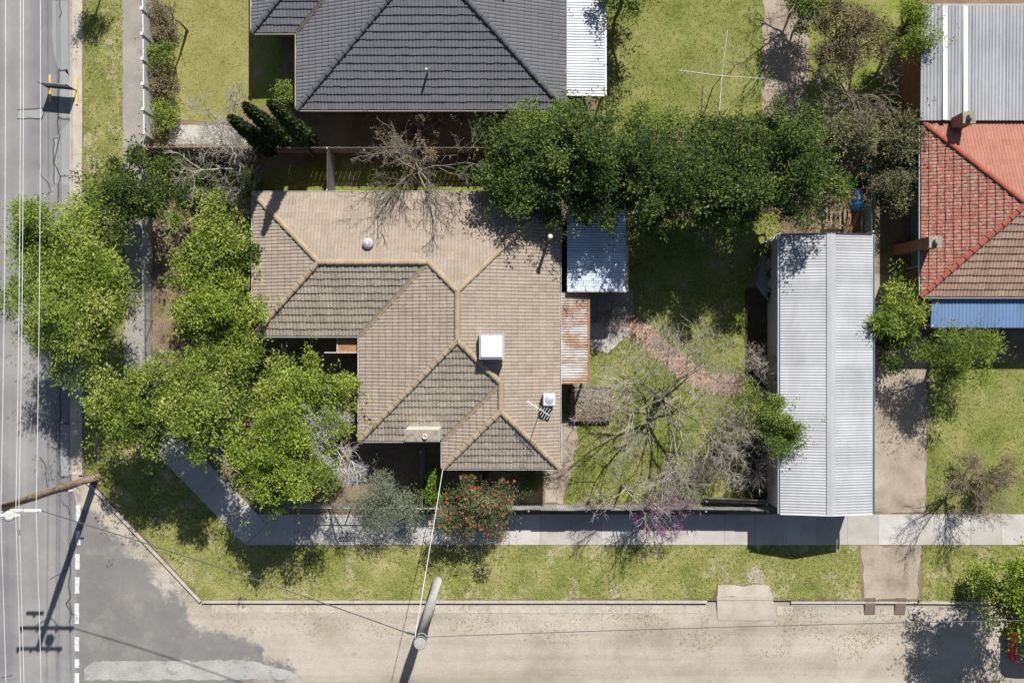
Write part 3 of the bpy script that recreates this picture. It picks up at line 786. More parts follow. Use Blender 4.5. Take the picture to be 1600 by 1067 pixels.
def tiled_roof(root, roof, faces, z_e, pitch, mats, part_quota=300, seed=0):
    """faces: list of (plan polygon, first edge = eave, material key); returns list of face frames"""
    rn = np.random.default_rng(seed)
    cp, sp = math.cos(pitch), math.sin(pitch); tp = math.tan(pitch)
    full = []
    acc = {}
    for fi, (poly, mk) in enumerate(faces):
        P = [Vector((p.x, p.y)) for p in poly]
        e = (P[1] - P[0]); L = e.length; ud = e / L
        vd = Vector((-ud.y, ud.x))
        cen = sum(P, Vector((0, 0))) / len(P)
        if (cen - P[0]).dot(vd) < 0: vd = -vd
        loc = [((p - P[0]).dot(ud), (p - P[0]).dot(vd)) for p in P]
        umin, umax, vmax = min(l[0] for l in loc), max(l[0] for l in loc), max(l[1] for l in loc)
        gv = TG * cp
        cw = TW / 8
        off = rn.uniform(0, TW)
        ncol = int((umax - umin + TW) / cw) + 2
        rows = int(vmax / gv) + 2
        Vs, Fs, As = acc.setdefault(mk, ([], [], []))
        nrm = Vector((-vd.x * sp, -vd.y * sp, cp))
        sd = Vector((vd.x * cp, vd.y * cp, sp))
        O = Vector((P[0].x, P[0].y, z_e))
        # interval of v inside the face for each column edge
        iv = {}
        for c in range(ncol + 1):
            u = umin - off + (c + 0.5) * cw
            xs_ = []
            for i in range(len(loc)):
                (u0, v0), (u1, v1) = loc[i], loc[(i + 1) % len(loc)]
                if (u0 > u) != (u1 > u):
                    xs_.append(v0 + (v1 - v0) * (u - u0) / (u1 - u0))
            xs_.sort(); iv[c] = [(xs_[k], xs_[k + 1]) for k in range(0, len(xs_) - 1, 2)]
        ntile = ncol // 8 + 1
        for r in range(rows):
            v0 = r * gv - 0.045; v1 = v0 + gv
            rowj = rn.normal() * 0.004
            for tcol in range(ntile):
                cols = [c for c in range(tcol * 8, tcol * 8 + 8) if c in iv]
                tone = float(np.clip(0.5 + rn.normal() * 0.2, 0, 1)) if rn.uniform() > 0.02 else float(rn.choice([0.0, 1.0]))
                jz, jv = rn.normal() * 0.003, rn.normal() * 0.006 + rowj
                if len(cols) == 8 and all(any(a <= max(v0, 0) + 1e-6 and b >= v1 for a, b in iv[c]) for c in cols):
                    full.append((fi, mk, O + ud_to3(ud) * (umin - off + tcol * TW) + sd * ((v0 + jv) / cp) + nrm * jz, ud, sd, nrm, tone))
                    continue
                for c in cols:
                    j = c % 8
                    for a, b in iv[c]:
                        lo, hi = max(v0, a - 0.045), min(v1, b)
                        if hi - lo < 0.015: continue
                        ua = umin - off + c * cw; ub = ua + cw
                        b0 = len(Vs)
                        for (u, pj) in ((ua, PROF[j]), (ub, PROF[j + 1])):
                            nz_ = min(NOSE, (hi - lo) / cp * 0.4)
                            for v, dn in ((lo / cp + nz_, 0.0), (hi / cp, 0.0), (lo / cp, None), (lo / cp, nz_)):
                                k = (v * cp - v0) / gv
                                h = -0.004 if dn is None else (BUTT * (1 - k) + 0.006 * k) + pj - dn + jz
                                Vs.append(O + ud_to3(ud) * u + sd * v + nrm * h)
                        Fs += [(b0, b0 + 4, b0 + 5, b0 + 1), (b0 + 3, b0 + 7, b0 + 4, b0), (b0 + 2, b0 + 6, b0 + 7, b0 + 3)]
                        As += [tone] * 3
    rn.shuffle(full)
    full.sort(key=lambda f: -(f[2] - Vector((0, 0, f[2].z))).length * 0 - (1 if abs(f[2].x) < 23.4 and abs(f[2].y) < 15.6 else 0))
    variants = {}
    for fi, mk, o, ud, sd, nrm, tone in full[:part_quota]:
        key = (mk, int(tone * 4.99))
        if key not in variants:
            variants[key] = tile_variant('roof_tile', M[mk], (key[1] + 0.5) / 5); variants[key].materials.append(M[mk])
        ob = link('roof_tile', variants[key], None, roof)
        ux = ud_to3(ud)
        if ux.cross(sd).dot(nrm) < 0:                # keep the frame right-handed
            o = o + ux * TW; ux = -ux
        m = Matrix((ux, sd, nrm)).transposed().to_4x4(); m.translation = o
        ob.matrix_basis = m
    for fi, mk, o, ud, sd, nrm, tone in full[part_quota:]:
        Vs, Fs, As = acc[mk]
        b0 = len(Vs); ux = ud_to3(ud)
        for j in range(9):
            u = TW * j / 8
            Vs += [o + ux * u + sd * NOSE + nrm * (BUTT + PROF[j]), o + ux * u + sd * (TG + 0.03) + nrm * (0.006 + PROF[j] * 0.9), o + ux * u - nrm * 0.004, o + ux * u + nrm * (BUTT + PROF[j] - NOSE)]
        for j in range(8):
            a, b = b0 + 4 * j, b0 + 4 * (j + 1)
            Fs += [(a, b, b + 1, a + 1), (a + 3, b + 3, b, a), (a + 2, b + 2, b + 3, a + 3)]; As += [tone] * 3
    for mk, (Vs, Fs, As) in acc.items():
        if Fs:
            link('roof_tiles', mesh_np('roof_tiles', np.array([tuple(v) for v in Vs]), np.array(Fs), As), M[mk], roof, kind='stuff')


def roof_base(faces, z_e, pitch):
    """the sarking under the tiles: one connected hipped surface"""
    V, F, key = [], [], {}
    for poly, mk in faces:
        P = [Vector((p.x, p.y)) for p in poly]
        ud = (P[1] - P[0]).normalized(); vd = Vector((-ud.y, ud.x))
        idx = []
        for p in P:
            z = z_e + abs((p - P[0]).dot(vd)) * math.tan(pitch) - 0.012
            k = (round(p.x, 3), round(p.y, 3))
            if k not in key: key[k] = len(V); V.append((p.x, p.y, z))
            idx.append(key[k])
        F.append(tuple(idx))
    m = MB(); m.v, m.f = V, F
    return m


def ud_to3(u): return Vector((u.x, u.y, 0))


def ridge_caps(roof, a, b, mat, lift=0.05, n_side=7, rad=0.125, piece=0.40):
    """overlapping half-round caps from the low end a to the high end b"""
    d = b - a; L = d.length; n = max(1, round(L / piece)); t = d / L
    side = Vector((-t.y, t.x, 0)).normalized(); up = t.cross(side) * -1
    if up.z < 0: up = -up
    V, F = [], []
    l = L / n
    for i, (s, r) in enumerate(((-0.04, rad * 1.02), (l, rad * 0.84))):
        for k in range(n_side):
            ang = math.pi * k / (n_side - 1)
            V.append((s, math.cos(ang) * r, math.sin(ang) * r * 0.72 + (0.022 if i == 0 else 0.0)))
    for k in range(n_side - 1): F.append((k, k + 1, n_side + k + 1, n_side + k))
    F.append(tuple(range(n_side))[::-1])
    for i in range(n):
        key = ('cap', round(l, 3), round(rad, 3), mat, i % 3)
        if key not in stone_meshes:
            m = bpy.data.meshes.new('ridge_cap'); m.from_pydata(V, [], F); m.update()
            at = m.attributes.new('v', 'FLOAT', 'FACE'); at.data.foreach_set('value', [0.3 + 0.25 * (i % 3)] * len(F))
            m.materials.append(M[mat]); stone_meshes[key] = m
        o = link('ridge_cap', stone_meshes[key], None, roof)
        m4 = Matrix((t, side, up)).transposed().to_4x4()
        m4.translation = a + t * (l * i) + up * lift + side * random.uniform(-0.006, 0.006)
        o.matrix_basis = m4


def eave_trim(root, pts, z, wallmat, inset=0.5, gut='offwhite', zw=-0.02):
    """gutters as separate runs, plus the walls under the eaves"""
    n = len(pts)
    cen = sum((Vector(p[:2]) for p in pts), Vector((0, 0))) / n
    area = sum(pts[i].x * pts[(i + 1) % n].y - pts[(i + 1) % n].x * pts[i].y for i in range(n))
    sg = 1 if area > 0 else -1
    inner = []
    for i in range(n):
        a, b, c = pts[i - 1], pts[i], pts[(i + 1) % n]
        d1 = (b - a); d1.z = 0; d1.normalize(); d2 = (c - b); d2.z = 0; d2.normalize()
        n1 = Vector((-d1.y, d1.x, 0)) * sg; n2 = Vector((-d2.y, d2.x, 0)) * sg
        k = (n1 + n2) / max(0.3, 1 + n1.dot(n2))
        inner.append(b + k * inset)
        g = MB()
        e = c - b
        out = -n2 * 0.055
        for q, w, h, dz in ((0.0, 0.11, 0.02, -0.09), (-0.05, 0.018, 0.11, -0.045), (0.05, 0.018, 0.11, -0.045)):
            g.bar(b + out - n2 * (-q) + Vector((0, 0, z - b.z + dz)), c + out - n2 * (-q) + Vector((0, 0, z - c.z + dz)), w, h)
        g.build('gutter', M[gut], root)
    w = MB()
    for i in range(n):
        a, b = inner[i], inner[(i + 1) % n]
        w.poly([(a.x, a.y, zw), (b.x, b.y, zw), (b.x, b.y, z + 0.1), (a.x, a.y, z + 0.1)])
    w.build('wall', wallmat, root)
    return inner


def window_in(root, a, b, t, w, h, sill):
    """a window set proud of the wall run a->b"""
    a, b = Vector((a.x, a.y, 0)), Vector((b.x, b.y, 0))
    d = (b - a).normalized(); c = a.lerp(b, t); out = Vector((d.y, -d.x, 0))
    f = MB()
    for s in (-1, 1): f.bar(c + d * (w / 2 * s) + out * 0.02 + Vector((0, 0, sill)), c + d * (w / 2 * s) + out * 0.02 + Vector((0, 0, sill + h)), 0.06, 0.06)
    for zz in (sill, sill + h): f.bar(c - d * (w / 2) + out * 0.023 + Vector((0, 0, zz)), c + d * (w / 2) + out * 0.023 + Vector((0, 0, zz)), 0.07, 0.06)
    fr = f.build('window', M['white'], root)
    g = MB(); g.bar(c - d * (w / 2 - 0.03) + out * 0.012 + Vector((0, 0, sill + h / 2)), c + d * (w / 2 - 0.03) + out * 0.012 + Vector((0, 0, sill + h / 2)), 0.02, h - 0.06)
    g.build('pane', M['glass'], fr)


PITCH = R(22); ZE = 2.6


def E(x, y, z=ZE): return W(x, y, z)


house = thing('brick_house', 'L-shaped brick house with a weathered tan tiled hip roof', 'house', G(720, 520))

def up_at(px, py, dist_px):
    p = E(px, py); d = dist_px / PPM * (CAM_H - ZE) / CAM_H
    return Vector((p.x, p.y, ZE + d * math.tan(PITCH)))


def valley_strip(segs, w=0.16):
    m = MB()
    for a, b in segs:
        d = (b - a); n = Vector((-d.y, d.x, 0)).normalized() * (w / 2)
        z = Vector((0, 0, 0.075))
        m.poly([a - n + z + Vector((0, 0, 0.03)), a + z, b + z, b - n + z + Vector((0, 0, 0.03))])
        m.poly([a + z, a + n + z + Vector((0, 0, 0.03)), b + n + z + Vector((0, 0, 0.03)), b + z])
    return m


J1, J2 = up_at(673, 413, 110), up_at(783, 597, 90)
HF = [([E(873, 303), E(397, 303), E(507, 413), E(673, 413), E(718, 458)], 'tile'),
      ([E(397, 303), E(397, 523), E(507, 413)], 'tile'),
      ([E(397, 523), E(563, 523), E(673, 413), E(507, 413)], 'tile_lichen'),
      ([E(563, 523), E(563, 687), E(718, 532), E(718, 458), E(673, 413)], 'tile'),
      ([E(563, 687), E(693, 687), E(783, 597), E(718, 532)], 'tile_lichen'),
      ([E(693, 687), E(693, 730), E(783, 640), E(783, 597)], 'tile'),
      ([E(693, 730), E(873, 730), E(783, 640)], 'tile_lichen'),
      ([E(873, 730), E(873, 303), E(718, 458), E(718, 532), E(783, 597), E(783, 640)], 'tile')]
hroof = roof_base(HF, ZE, PITCH).build('roof', M['valley'], house)
for sg_ in ((up_at(563, 523, 0), J1), (up_at(693, 687, 0), J2)):
    valley_strip([sg_], 0.19).build('valley_flashing', M['mortar'], hroof)
tiled_roof(house, hroof, HF, ZE, PITCH, None, 300, 3)
A1, A2, A3 = up_at(507, 413, 110), up_at(718, 458, 155), up_at(718, 532, 155)
A4 = up_at(783, 640, 90)
for a, b in ((up_at(397, 303, 0), A1), (up_at(397, 523, 0), A1), (A1, J1), (J1, A2), (up_at(873, 303, 0), A2), (A2, A3), (up_at(563, 687, 0), A3), (J2, A3), (J2, A4),
             (up_at(693, 730, 0), A4), (up_at(873, 730, 0), A4)):
    ridge_caps(hroof, a, b, 'cap')
hp = [E(397, 303), E(397, 523), E(563, 523), E(563, 687), E(693, 687), E(693, 730), E(873, 730), E(873, 303)]
inn = eave_trim(house, hp, ZE, M['brick'])
for i, t, w in ((0, 0.3, 1.8), (1, 0.35, 1.5), (3, 0.3, 1.2), (5, 0.5, 1.8), (7, 0.3, 1.2), (7, 0.7, 1.4)):
    window_in(house, inn[i], inn[(i + 1) % 8], t, w, 1.1, 1.0)
# chimney: painted shaft against the south wall, cement top, pot
zc = 4.35
c = W(659.5, 680.5, zc); 
cho = MB(); cho.box((c.x, c.y, (0 + zc) / 2), (1.42, 0.52, zc)); cho = cho.build('chimney', M['white'], house)
mb = MB(); mb.box((c.x, c.y, zc + 0.03), (1.40, 0.50, 0.07), taper=0.97); mb.build('chimney_top', M['chimney_top'], cho)
mb = MB(); mb.lathe((c.x + 0.13, c.y - 0.03, zc + 0.06), [(0.13, 0), (0.12, 0.1), (0.10, 0.14), (0.06, 0.14), (0.055, 0.05)], 14); mb.build('chimney_pot', M['cream'], cho, smooth=True)

# rusty awning over the porch
aw = thing('door_awning', 'small rusty flat awning in the notch of the tan tiled house', 'awning', G(545, 540, 2.2))
c = W(544.5, 539, 2.2); mb = MB(); mb.box(c, (0.95, 0.62, 0.025)); mb.build('rust_sheet', M['rust'], aw)
mb = MB(); mb.bar(c + Vector((-1.05, -0.33, 0.02)), c + Vector((0.55, -0.33, 0.02)), 0.045, 0.05); mb.build('front_rail', M['cream'], aw)
mb = MB(); mb.bar(c + Vector((-0.49, -0.33, 0.02)), c + Vector((-0.49, 0.5, 0.02)), 0.04, 0.05); mb.build('side_rail', M['cream'], aw)
mb = MB(); mb.bar((c.x - 0.49, c.y - 0.33, 0), (c.x - 0.49, c.y - 0.33, 2.2), 0.06, 0.06); mb.build('post', M['cream'], aw)

# things on the roof
def roof_z(px, py, eave_dist_px): return ZE + eave_dist_px / PPM * 0.943 * math.tan(PITCH)


zb = roof_z(0, 0, 115); c = W(768.5, 541, zb + 0.75)
cool = thing('evaporative_cooler', 'white square evaporative cooler on the tan tiled roof', 'cooler', (c.x, c.y, zb))
mb = MB(); mb.box((c.x, c.y, zb + 0.02), (0.7, 0.7, 0.5)); mb.build('duct_base', M['steel'], cool)
mb = MB(); mb.box((c.x, c.y, zb + 0.42), (1.06, 1.08, 0.55), taper=0.99); body = mb.build('cabinet', M['steel'], cool)
mb = MB(); mb.box((c.x - 0.02, c.y - 0.02, zb + 0.735), (0.94, 0.95, 0.08), taper=0.93); lid = mb.build('lid', M['white'], cool)
bv = lid.modifiers.new('bevel', 'BEVEL'); bv.width = 0.04; bv.segments = 3
for s in (-1, 1):
    mb = MB()
    for k in range(6): mb.box((c.x + s * 0.49, c.y, zb + 0.22 + k * 0.07), (0.02, 0.8, 0.03))
    mb.build('louvre_panel', M['steel'], cool)
zb = roof_z(0, 0, 78); c = W(574.5, 380, zb + 0.35)
wb = thing('turbine_vent', 'round white spinning roof vent on the north slope of tan tiles', 'roof vent', (c.x, c.y, zb))
mb = MB(); mb.box((c.x + 0.1, c.y, zb + 0.03), (0.62, 0.42, 0.03), tilt=Matrix.Rotation(R(-22), 3, 'X')); mb.build('flashing', M['zinc_old'], wb)
mb = MB(); mb.lathe((c.x, c.y, zb - 0.1), [(0.15, 0), (0.15, 0.25)], 14); mb.build('throat', M['steel'], wb)
mb = MB(); mb.lathe((c.x, c.y, zb + 0.14), [(0.16, 0), (0.215, 0.06), (0.235, 0.13), (0.215, 0.21), (0.15, 0.27), (0.06, 0.3)], 20)
mb.build('turbine_head', M['offwhite'], wb, smooth=True)
for k in range(16):
    a = k * math.pi / 8; mb = MB()
    mb.tube([(c.x + r_v * math.cos(a + w_v), c.y + r_v * math.sin(a + w_v), zb + 0.14 + z_v) for r_v, z_v, w_v in ((0.17, 0.01, 0.0), (0.235, 0.10, 0.1), (0.225, 0.19, 0.25), (0.15, 0.275, 0.45), (0.06, 0.305, 0.7))], 0.012, 5)
    mb.build('vane', M['steel'], wb)
zb = roof_z(0, 0, 18); c = E(856, 378)
fl = thing('flue_pipe', 'tall thin steel flue pipe with white cap near the roof corner', 'flue', (c.x, c.y, zb))
mb = MB(); mb.tube([(c.x, c.y, zb - 0.2), (c.x + 0.03, c.y + 0.02, zb + 1.75)], 0.075, 10); mb.build('pipe', M['pole'], fl)
mb = MB(); mb.lathe((c.x + 0.03, c.y + 0.02, zb + 1.72), [(0.09, 0), (0.11, 0.04), (0.10, 0.13), (0.05, 0.17)], 14); mb.build('cap', M['white'], fl, smooth=True)
zb = roof_z(0, 0, 14); c = W(858, 624, zb + 0.75)
ac = thing('rooftop_cabinet', 'small white air conditioner cabinet on stand at the east roof edge', 'air conditioner', (c.x, c.y, zb))
mb = MB(); mb.box((c.x, c.y, zb + 0.62), (0.52, 0.52, 0.78)); bo = mb.build('cabinet', M['offwhite'], ac)
bv = bo.modifiers.new('bevel', 'BEVEL'); bv.width = 0.04; bv.segments = 2
mb = MB(); mb.lathe((c.x, c.y, zb + 1.012), [(0.19, 0), (0.19, 0.012), (0.05, 0.03)], 18); mb.build('fan_guard', M['steel'], ac)
for sx in (-1, 1):
    mb = MB(); mb.bar((c.x + sx * 0.2, c.y - 0.3, zb + 0.15), (c.x + sx * 0.2, c.y + 0.3, zb + 0.15), 0.05, 0.05); mb.bar((c.x + sx * 0.2, c.y, zb - 0.1), (c.x + sx * 0.2, c.y, zb + 0.25), 0.05, 0.05)
    mb.build('stand_rail', M['steel'], ac)
ca = E(845, 636)
an = thing('tv_antenna', 'aluminium television antenna on thin mast beside the white rooftop cabinet', 'antenna', (ca.x, ca.y, zb))
zt = zb + 2.3
mb = MB(); mb.tube([(ca.x, ca.y, zb), (ca.x, ca.y, zt + 0.05)], 0.018, 6); mb.build('mast', M['steel'], an)
bd = Vector((-0.8, 0.52, 0)).normalized()
b0 = Vector((ca.x, ca.y, zt)); sd_ = Vector((bd.y, -bd.x, 0))
mb = MB(); mb.tube([b0 - bd * 0.35, b0 + bd * 0.75], 0.016, 6); mb.build('boom', M['wire'], an)
for k, (t, l) in enumerate(((-0.33, 0.2), (-0.22, 0.26), (-0.1, 0.24), (0.0, 0.17), (0.12, 0.13), (0.22, 0.13), (0.32, 0.12), (0.42, 0.12), (0.52, 0.11), (0.62, 0.11), (0.72, 0.10))):
    mb = MB(); mb.tube([b0 + bd * t - sd_ * l, b0 + bd * t + sd_ * l], 0.012, 5); mb.build('element', M['wire'], an)


# ------------------------------------------------------------------ corrugated iron
def corr_mesh(length, width, wave=0.13, amp=0.018, per=6):
    """sheet: corrugations run along x (length); waves repeat along y (width)"""
    n = max(1, round(width / wave)); k = n * per
    y = np.linspace(-width / 2, width / 2, k + 1)
    z = np.cos(np.arange(k + 1) * 2 * np.pi / per) * amp
    V = np.concatenate([np.column_stack([np.full(k + 1, -length / 2), y, z]), np.column_stack([np.full(k + 1, length / 2), y, z])])
    i = np.arange(k)
    F = np.stack([i, k + 1 + i, k + 2 + i, i + 1], axis=1)
    m = mesh_np('roof_sheet', V, F)
    return m


def place(o, loc, xdir, zdir):
    xdir = Vector(xdir).normalized(); zdir = Vector(zdir).normalized()
    y = zdir.cross(xdir).normalized(); z = xdir.cross(y)
    m = Matrix((xdir, y, z)).transposed().to_4x4(); m.translation = Vector(loc); o.matrix_basis = m


# long shed on the east boundary
SZ = 2.55
pa, pb = W(1219, 366, SZ), W(1363, 803, SZ)
x0, x1, ytop, ybot = pa.x, pb.x, pa.y, pb.y
xr = (x0 + x1) / 2 + 0.08; zr = SZ + (xr - x0) * math.tan(R(11))
shed = thing('garden_shed', 'long narrow shed with bright ribbed white iron roof on the east boundary', 'shed', ((x0 + x1) / 2, (ytop + ybot) / 2, 0))
nsh = 17; wsh = (ytop - ybot) / nsh
for xa, xb, nm in ((x0, xr, 'w'), (x1, xr, 'e')):
    d = Vector((xb - xa, 0, zr - SZ)); me = corr_mesh(d.length, wsh + 0.02, (wsh + 0.02) / 6, 0.010); me.materials.append(M['zinc'])
    nz = Vector((-d.z, 0, d.x)) * (1 if d.x > 0 else -1)
    for i in range(nsh):
        o = link('roof_sheet', me, None, shed)
        place(o, ((xa + xb) / 2, ytop - (i + 0.5) * wsh, (SZ + zr) / 2 + random.uniform(-0.002, 0.002)), d if d.x > 0 else -d, nz)
mb = MB()
for s in (-1, 1):
    mb.poly([(xr, ytop + 0.02, zr + 0.045), (xr, ybot - 0.02, zr + 0.045), (xr + s * 0.19, ybot - 0.02, zr + 0.008), (xr + s * 0.19, ytop + 0.02, zr + 0.008)][::s])
mb.build('ridge_capping', M['zinc'], shed)
for xx in (x0, x1):
    s = -1 if xx == x0 else 1; mb = MB()
    mb.bar((xx + s * 0.05, ytop, SZ - 0.09), (xx + s * 0.05, ybot, SZ - 0.09), 0.1, 0.012)
    mb.bar((xx + s * 0.10, ytop, SZ - 0.05), (xx + s * 0.10, ybot, SZ - 0.05), 0.012, 0.10)
    mb.build('gutter', M['zinc_old'], shed)
wl, wr = x0 + 0.12, x1 - 0.12
mb = MB(); mb.poly([(wl, ytop - 0.1, 0), (wl, ybot + 0.12, 0), (wl, ybot + 0.12, SZ), (wl, ytop - 0.1, SZ)]); mb.poly([(wr, ytop - 0.1, 0), (wr, ybot + 0.12, 0), (wr, ybot + 0.12, SZ), (wr, ytop - 0.1, SZ)][::-1])
for yy in (ytop - 0.1, ybot + 0.12):
    mb.poly([(wl, yy, 0), (wr, yy, 0), (wr, yy, SZ), (xr, yy, zr - 0.03), (wl, yy, SZ)])
mb.build('wall', M['cream'], shed)
for k in range(13):
    mb = MB(); mb.box((wl - 0.012, (ytop + ybot) / 2, 0.1 + k * 0.185), (0.022, ytop - ybot - 0.24, 0.16), tilt=Matrix.Rotation(R(6), 3, 'Y')); mb.build('weatherboard', M['cream'], shed)
for i, yy in enumerate((ytop, ybot)):
    mb = MB(); mb.bar((x0, yy, SZ + 0.0), (xr, yy, zr + 0.0), 0.03, 0.12); mb.bar((xr, yy, zr), (x1, yy, SZ), 0.03, 0.12); mb.build('barge_board', M['dark'] if i == 0 else M['white'], shed)
mb = MB(); mb.box((xr, ybot + 0.10, 1.05), (2.4, 0.04, 2.1)); rd = mb.build('roller_door', M['cream'], shed)

# lean-to rooms at the back of the house
def flat_iron_room(name, label, cat, px0, px1, py0, py1, z_w, z_e, mat, nsheet, wall, walls=True, posts=False, edge='zinc_old', amp=0.026):
    zm = (z_w + z_e) / 2
    a, b = W(px0, py0, zm), W(px1, py1, zm)
    t = thing(name, label, cat, ((a.x + b.x) / 2, (a.y + b.y) / 2, 0))
    d = Vector((b.x - a.x, 0, z_e - z_w)); w = (a.y - b.y) / nsheet
    me = corr_mesh(d.length, w + 0.02, (w + 0.02) / max(3, round(w / 0.115)), amp); me.materials.append(M[mat])
    for i in range(nsheet):
        o = link('roof_sheet', me, None, t); place(o, ((a.x + b.x) / 2, a.y - (i + 0.5) * w, zm + 0.004 * (i % 2)), d, Vector((-d.z, 0, d.x)))
    if walls:
        m = MB(); m.box(((a.x + b.x) / 2, (a.y + b.y) / 2, (min(z_w, z_e) - 0.06) / 2), (b.x - a.x - 0.16, a.y - b.y - 0.14, min(z_w, z_e) - 0.06)); m.build('wall', M[wall], t)
    if posts:
        for yy in (a.y - 0.15, (a.y + b.y) / 2, b.y + 0.1):
            m = MB(); m.bar((b.x - 0.06, yy, 0), (b.x - 0.06, yy, z_e - 0.04), 0.09, 0.09); m.build('post', M['timber'], t)
    m = MB(); m.bar((b.x + 0.04, a.y, z_e - 0.02), (b.x + 0.04, b.y, z_e - 0.02), 0.09, 0.09); m.build('gutter', M[edge], t)
    m = MB(); m.bar((a.x, b.y - 0.02, z_w - 0.01), (b.x, b.y - 0.02, z_e - 0.01), 0.05, 0.12); m.build('barge_flashing', M[edge], t)
    return t


flat_iron_room('laundry_annex', 'square annex with pale galvanised iron roof, half shaded by trees, behind the house', 'annex', 886, 979, 330, 455, 2.62, 2.42, 'zinc_old', 4, 'wall_dark', edge='zinc_rust')
flat_iron_room('back_verandah', 'narrow verandah with badly rusted corrugated iron roof along the house wall', 'verandah', 876, 919, 457, 598, 2.4, 2.2, 'zinc_rust', 5, 'wall_dark', walls=False, posts=True, edge='rust')
# carport of the northern house
flat_iron_room('carport', 'long pale metal carport roof against the charcoal tiled house', 'carport', 885, 945, -250, 149, 2.6, 2.5, 'zinc_white', 12, 'wall_dark', walls=False, posts=True, edge='white', amp=0.009)

# dark paving beside the annex
pav = thing('paving', None, None, G(940, 485)); pav['kind'] = 'structure'
for i in range(6):
    for j in range(5):
        a = G(921 + i * 11.4, 452 + j * 13); bq = G(921 + (i + 1) * 11.4, 452 + (j + 1) * 13)
        if i > 3 and j > 3: continue
        slab([(a.x, a.y), (bq.x, a.y), (bq.x, bq.y), (a.x, bq.y)], 0.0, 0.02, pav, 'path_grey', 'paver')
slab([G(905, 540), G(918, 506), G(978, 500), G(985, 520), G(950, 552)], 0.0, 0.03, pav, 'concrete', 'paver')

# brick path
t = NT('path_brick'); oi = t.n.new('ShaderNodeObjectInfo')
cc = t.ramp(oi.outputs['Random'], [(0, (0.36, 0.20, 0.145)), (0.5, (0.45, 0.275, 0.205)), (1, (0.50, 0.35, 0.275))])
cc = t.mix(1.0, cc, t.ramp(t.noise(20, 5, 0.7), [(0.3, grey(0.65)), (0.65, grey(1.0))]), 'MULTIPLY')
M['path_brick'] = t.done(cc, 0.9, 0.15)
bp = thing('brick_path', None, None, G(1060, 560)); bp['kind'] = 'structure'
cl = [G(978, 505), G(1010, 524), G(1040, 552), G(1075, 583), G(1105, 598), G(1166, 603)]
bm_ = MB(); bm_.box((0, 0, 0), (0.225, 0.108, 0.06), taper=0.97); bm_ = bm_.mesh('brick'); bm_.materials.append(M['path_brick'])
acc_l = 0.0; row = 0
tot = sum((b - a).length for a, b in zip(cl, cl[1:]))
while acc_l < tot:
    s = acc_l; k = 0
    while k < len(cl) - 2 and s > (cl[k + 1] - cl[k]).length: s -= (cl[k + 1] - cl[k]).length; k += 1
    d = (cl[k + 1] - cl[k]).normalized(); c = cl[k] + d * s; n = Vector((-d.y, d.x, 0)); ang = math.atan2(n.y, n.x)
    for j in range(4):
        q = c + n * ((j - 1.5) * 0.232 + (0.06 if row % 2 else -0.06)) + Vector((0, 0, random.uniform(-0.008, 0.006)))
        o = link('brick', bm_, None, bp)
        o.matrix_basis = Matrix.Translation(q) @ Matrix.Rotation(ang + random.uniform(-0.06, 0.06), 4, 'Z') @ Matrix.Rotation(random.uniform(-0.02, 0.02), 4, 'X')
    acc_l += 0.114; row += 1

# vegetable bed choked with dead vines
bed = thing('raised_bed', 'timber edged square garden bed choked with dead brown vines', 'garden bed', G(922, 628))
q = [G(892, 604), G(953, 604), G(953, 656), G(892, 656)]
for i in range(4):
    mb = MB(); mb.bar(q[i] + Vector((0, 0, 0.16)), q[(i + 1) % 4] + Vector((0, 0, 0.16)), 0.05, 0.32); mb.build('edge_board', M['timber'], bed)
rn = np.random.default_rng(44); n = 2600
C = np.column_stack([rn.uniform(q[0].x, q[1].x, n), rn.uniform(q[2].y, q[0].y, n), rn.uniform(0.2, 0.34, n)])
a = rn.uniform(0, 6.28, n); D = np.column_stack([np.cos(a), np.sin(a), rn.normal(size=n) * 0.35])
link('dead_vines', leaves_mesh('dead_vines', C, D, rn.uniform(0.08, 0.4, n), rn.uniform(0.008, 0.035, n), rn.uniform(0, 1, n), 1.0, rn), M['straw'], bed, kind='stuff')
mb = MB(); mb.box(G(922.5, 630, 0.1), (1.72, 1.46, 0.2)); mb.build('soil', M['soil'], bed)


# ------------------------------------------------------------------ neighbouring houses
def hip_house(name, label, loc, faces, ridges, valleys, outl, z, mats_cap, wallmat, quota=300, seed=0, gut='cream', val='valley'):
    h = thing(name, label, 'house', loc)
    rf = roof_base(faces, z, PITCH).build('roof', M[val], h)
    for v_ in valleys: valley_strip([v_], 0.16).build('valley_flashing', M[val], rf)
    tiled_roof(h, rf, faces, z, PITCH, None, quota, seed)
    for a, b in ridges: ridge_caps(rf, a, b, mats_cap, rad=0.12)
    eave_trim(h, outl, z, wallmat, gut=gut)
    return h


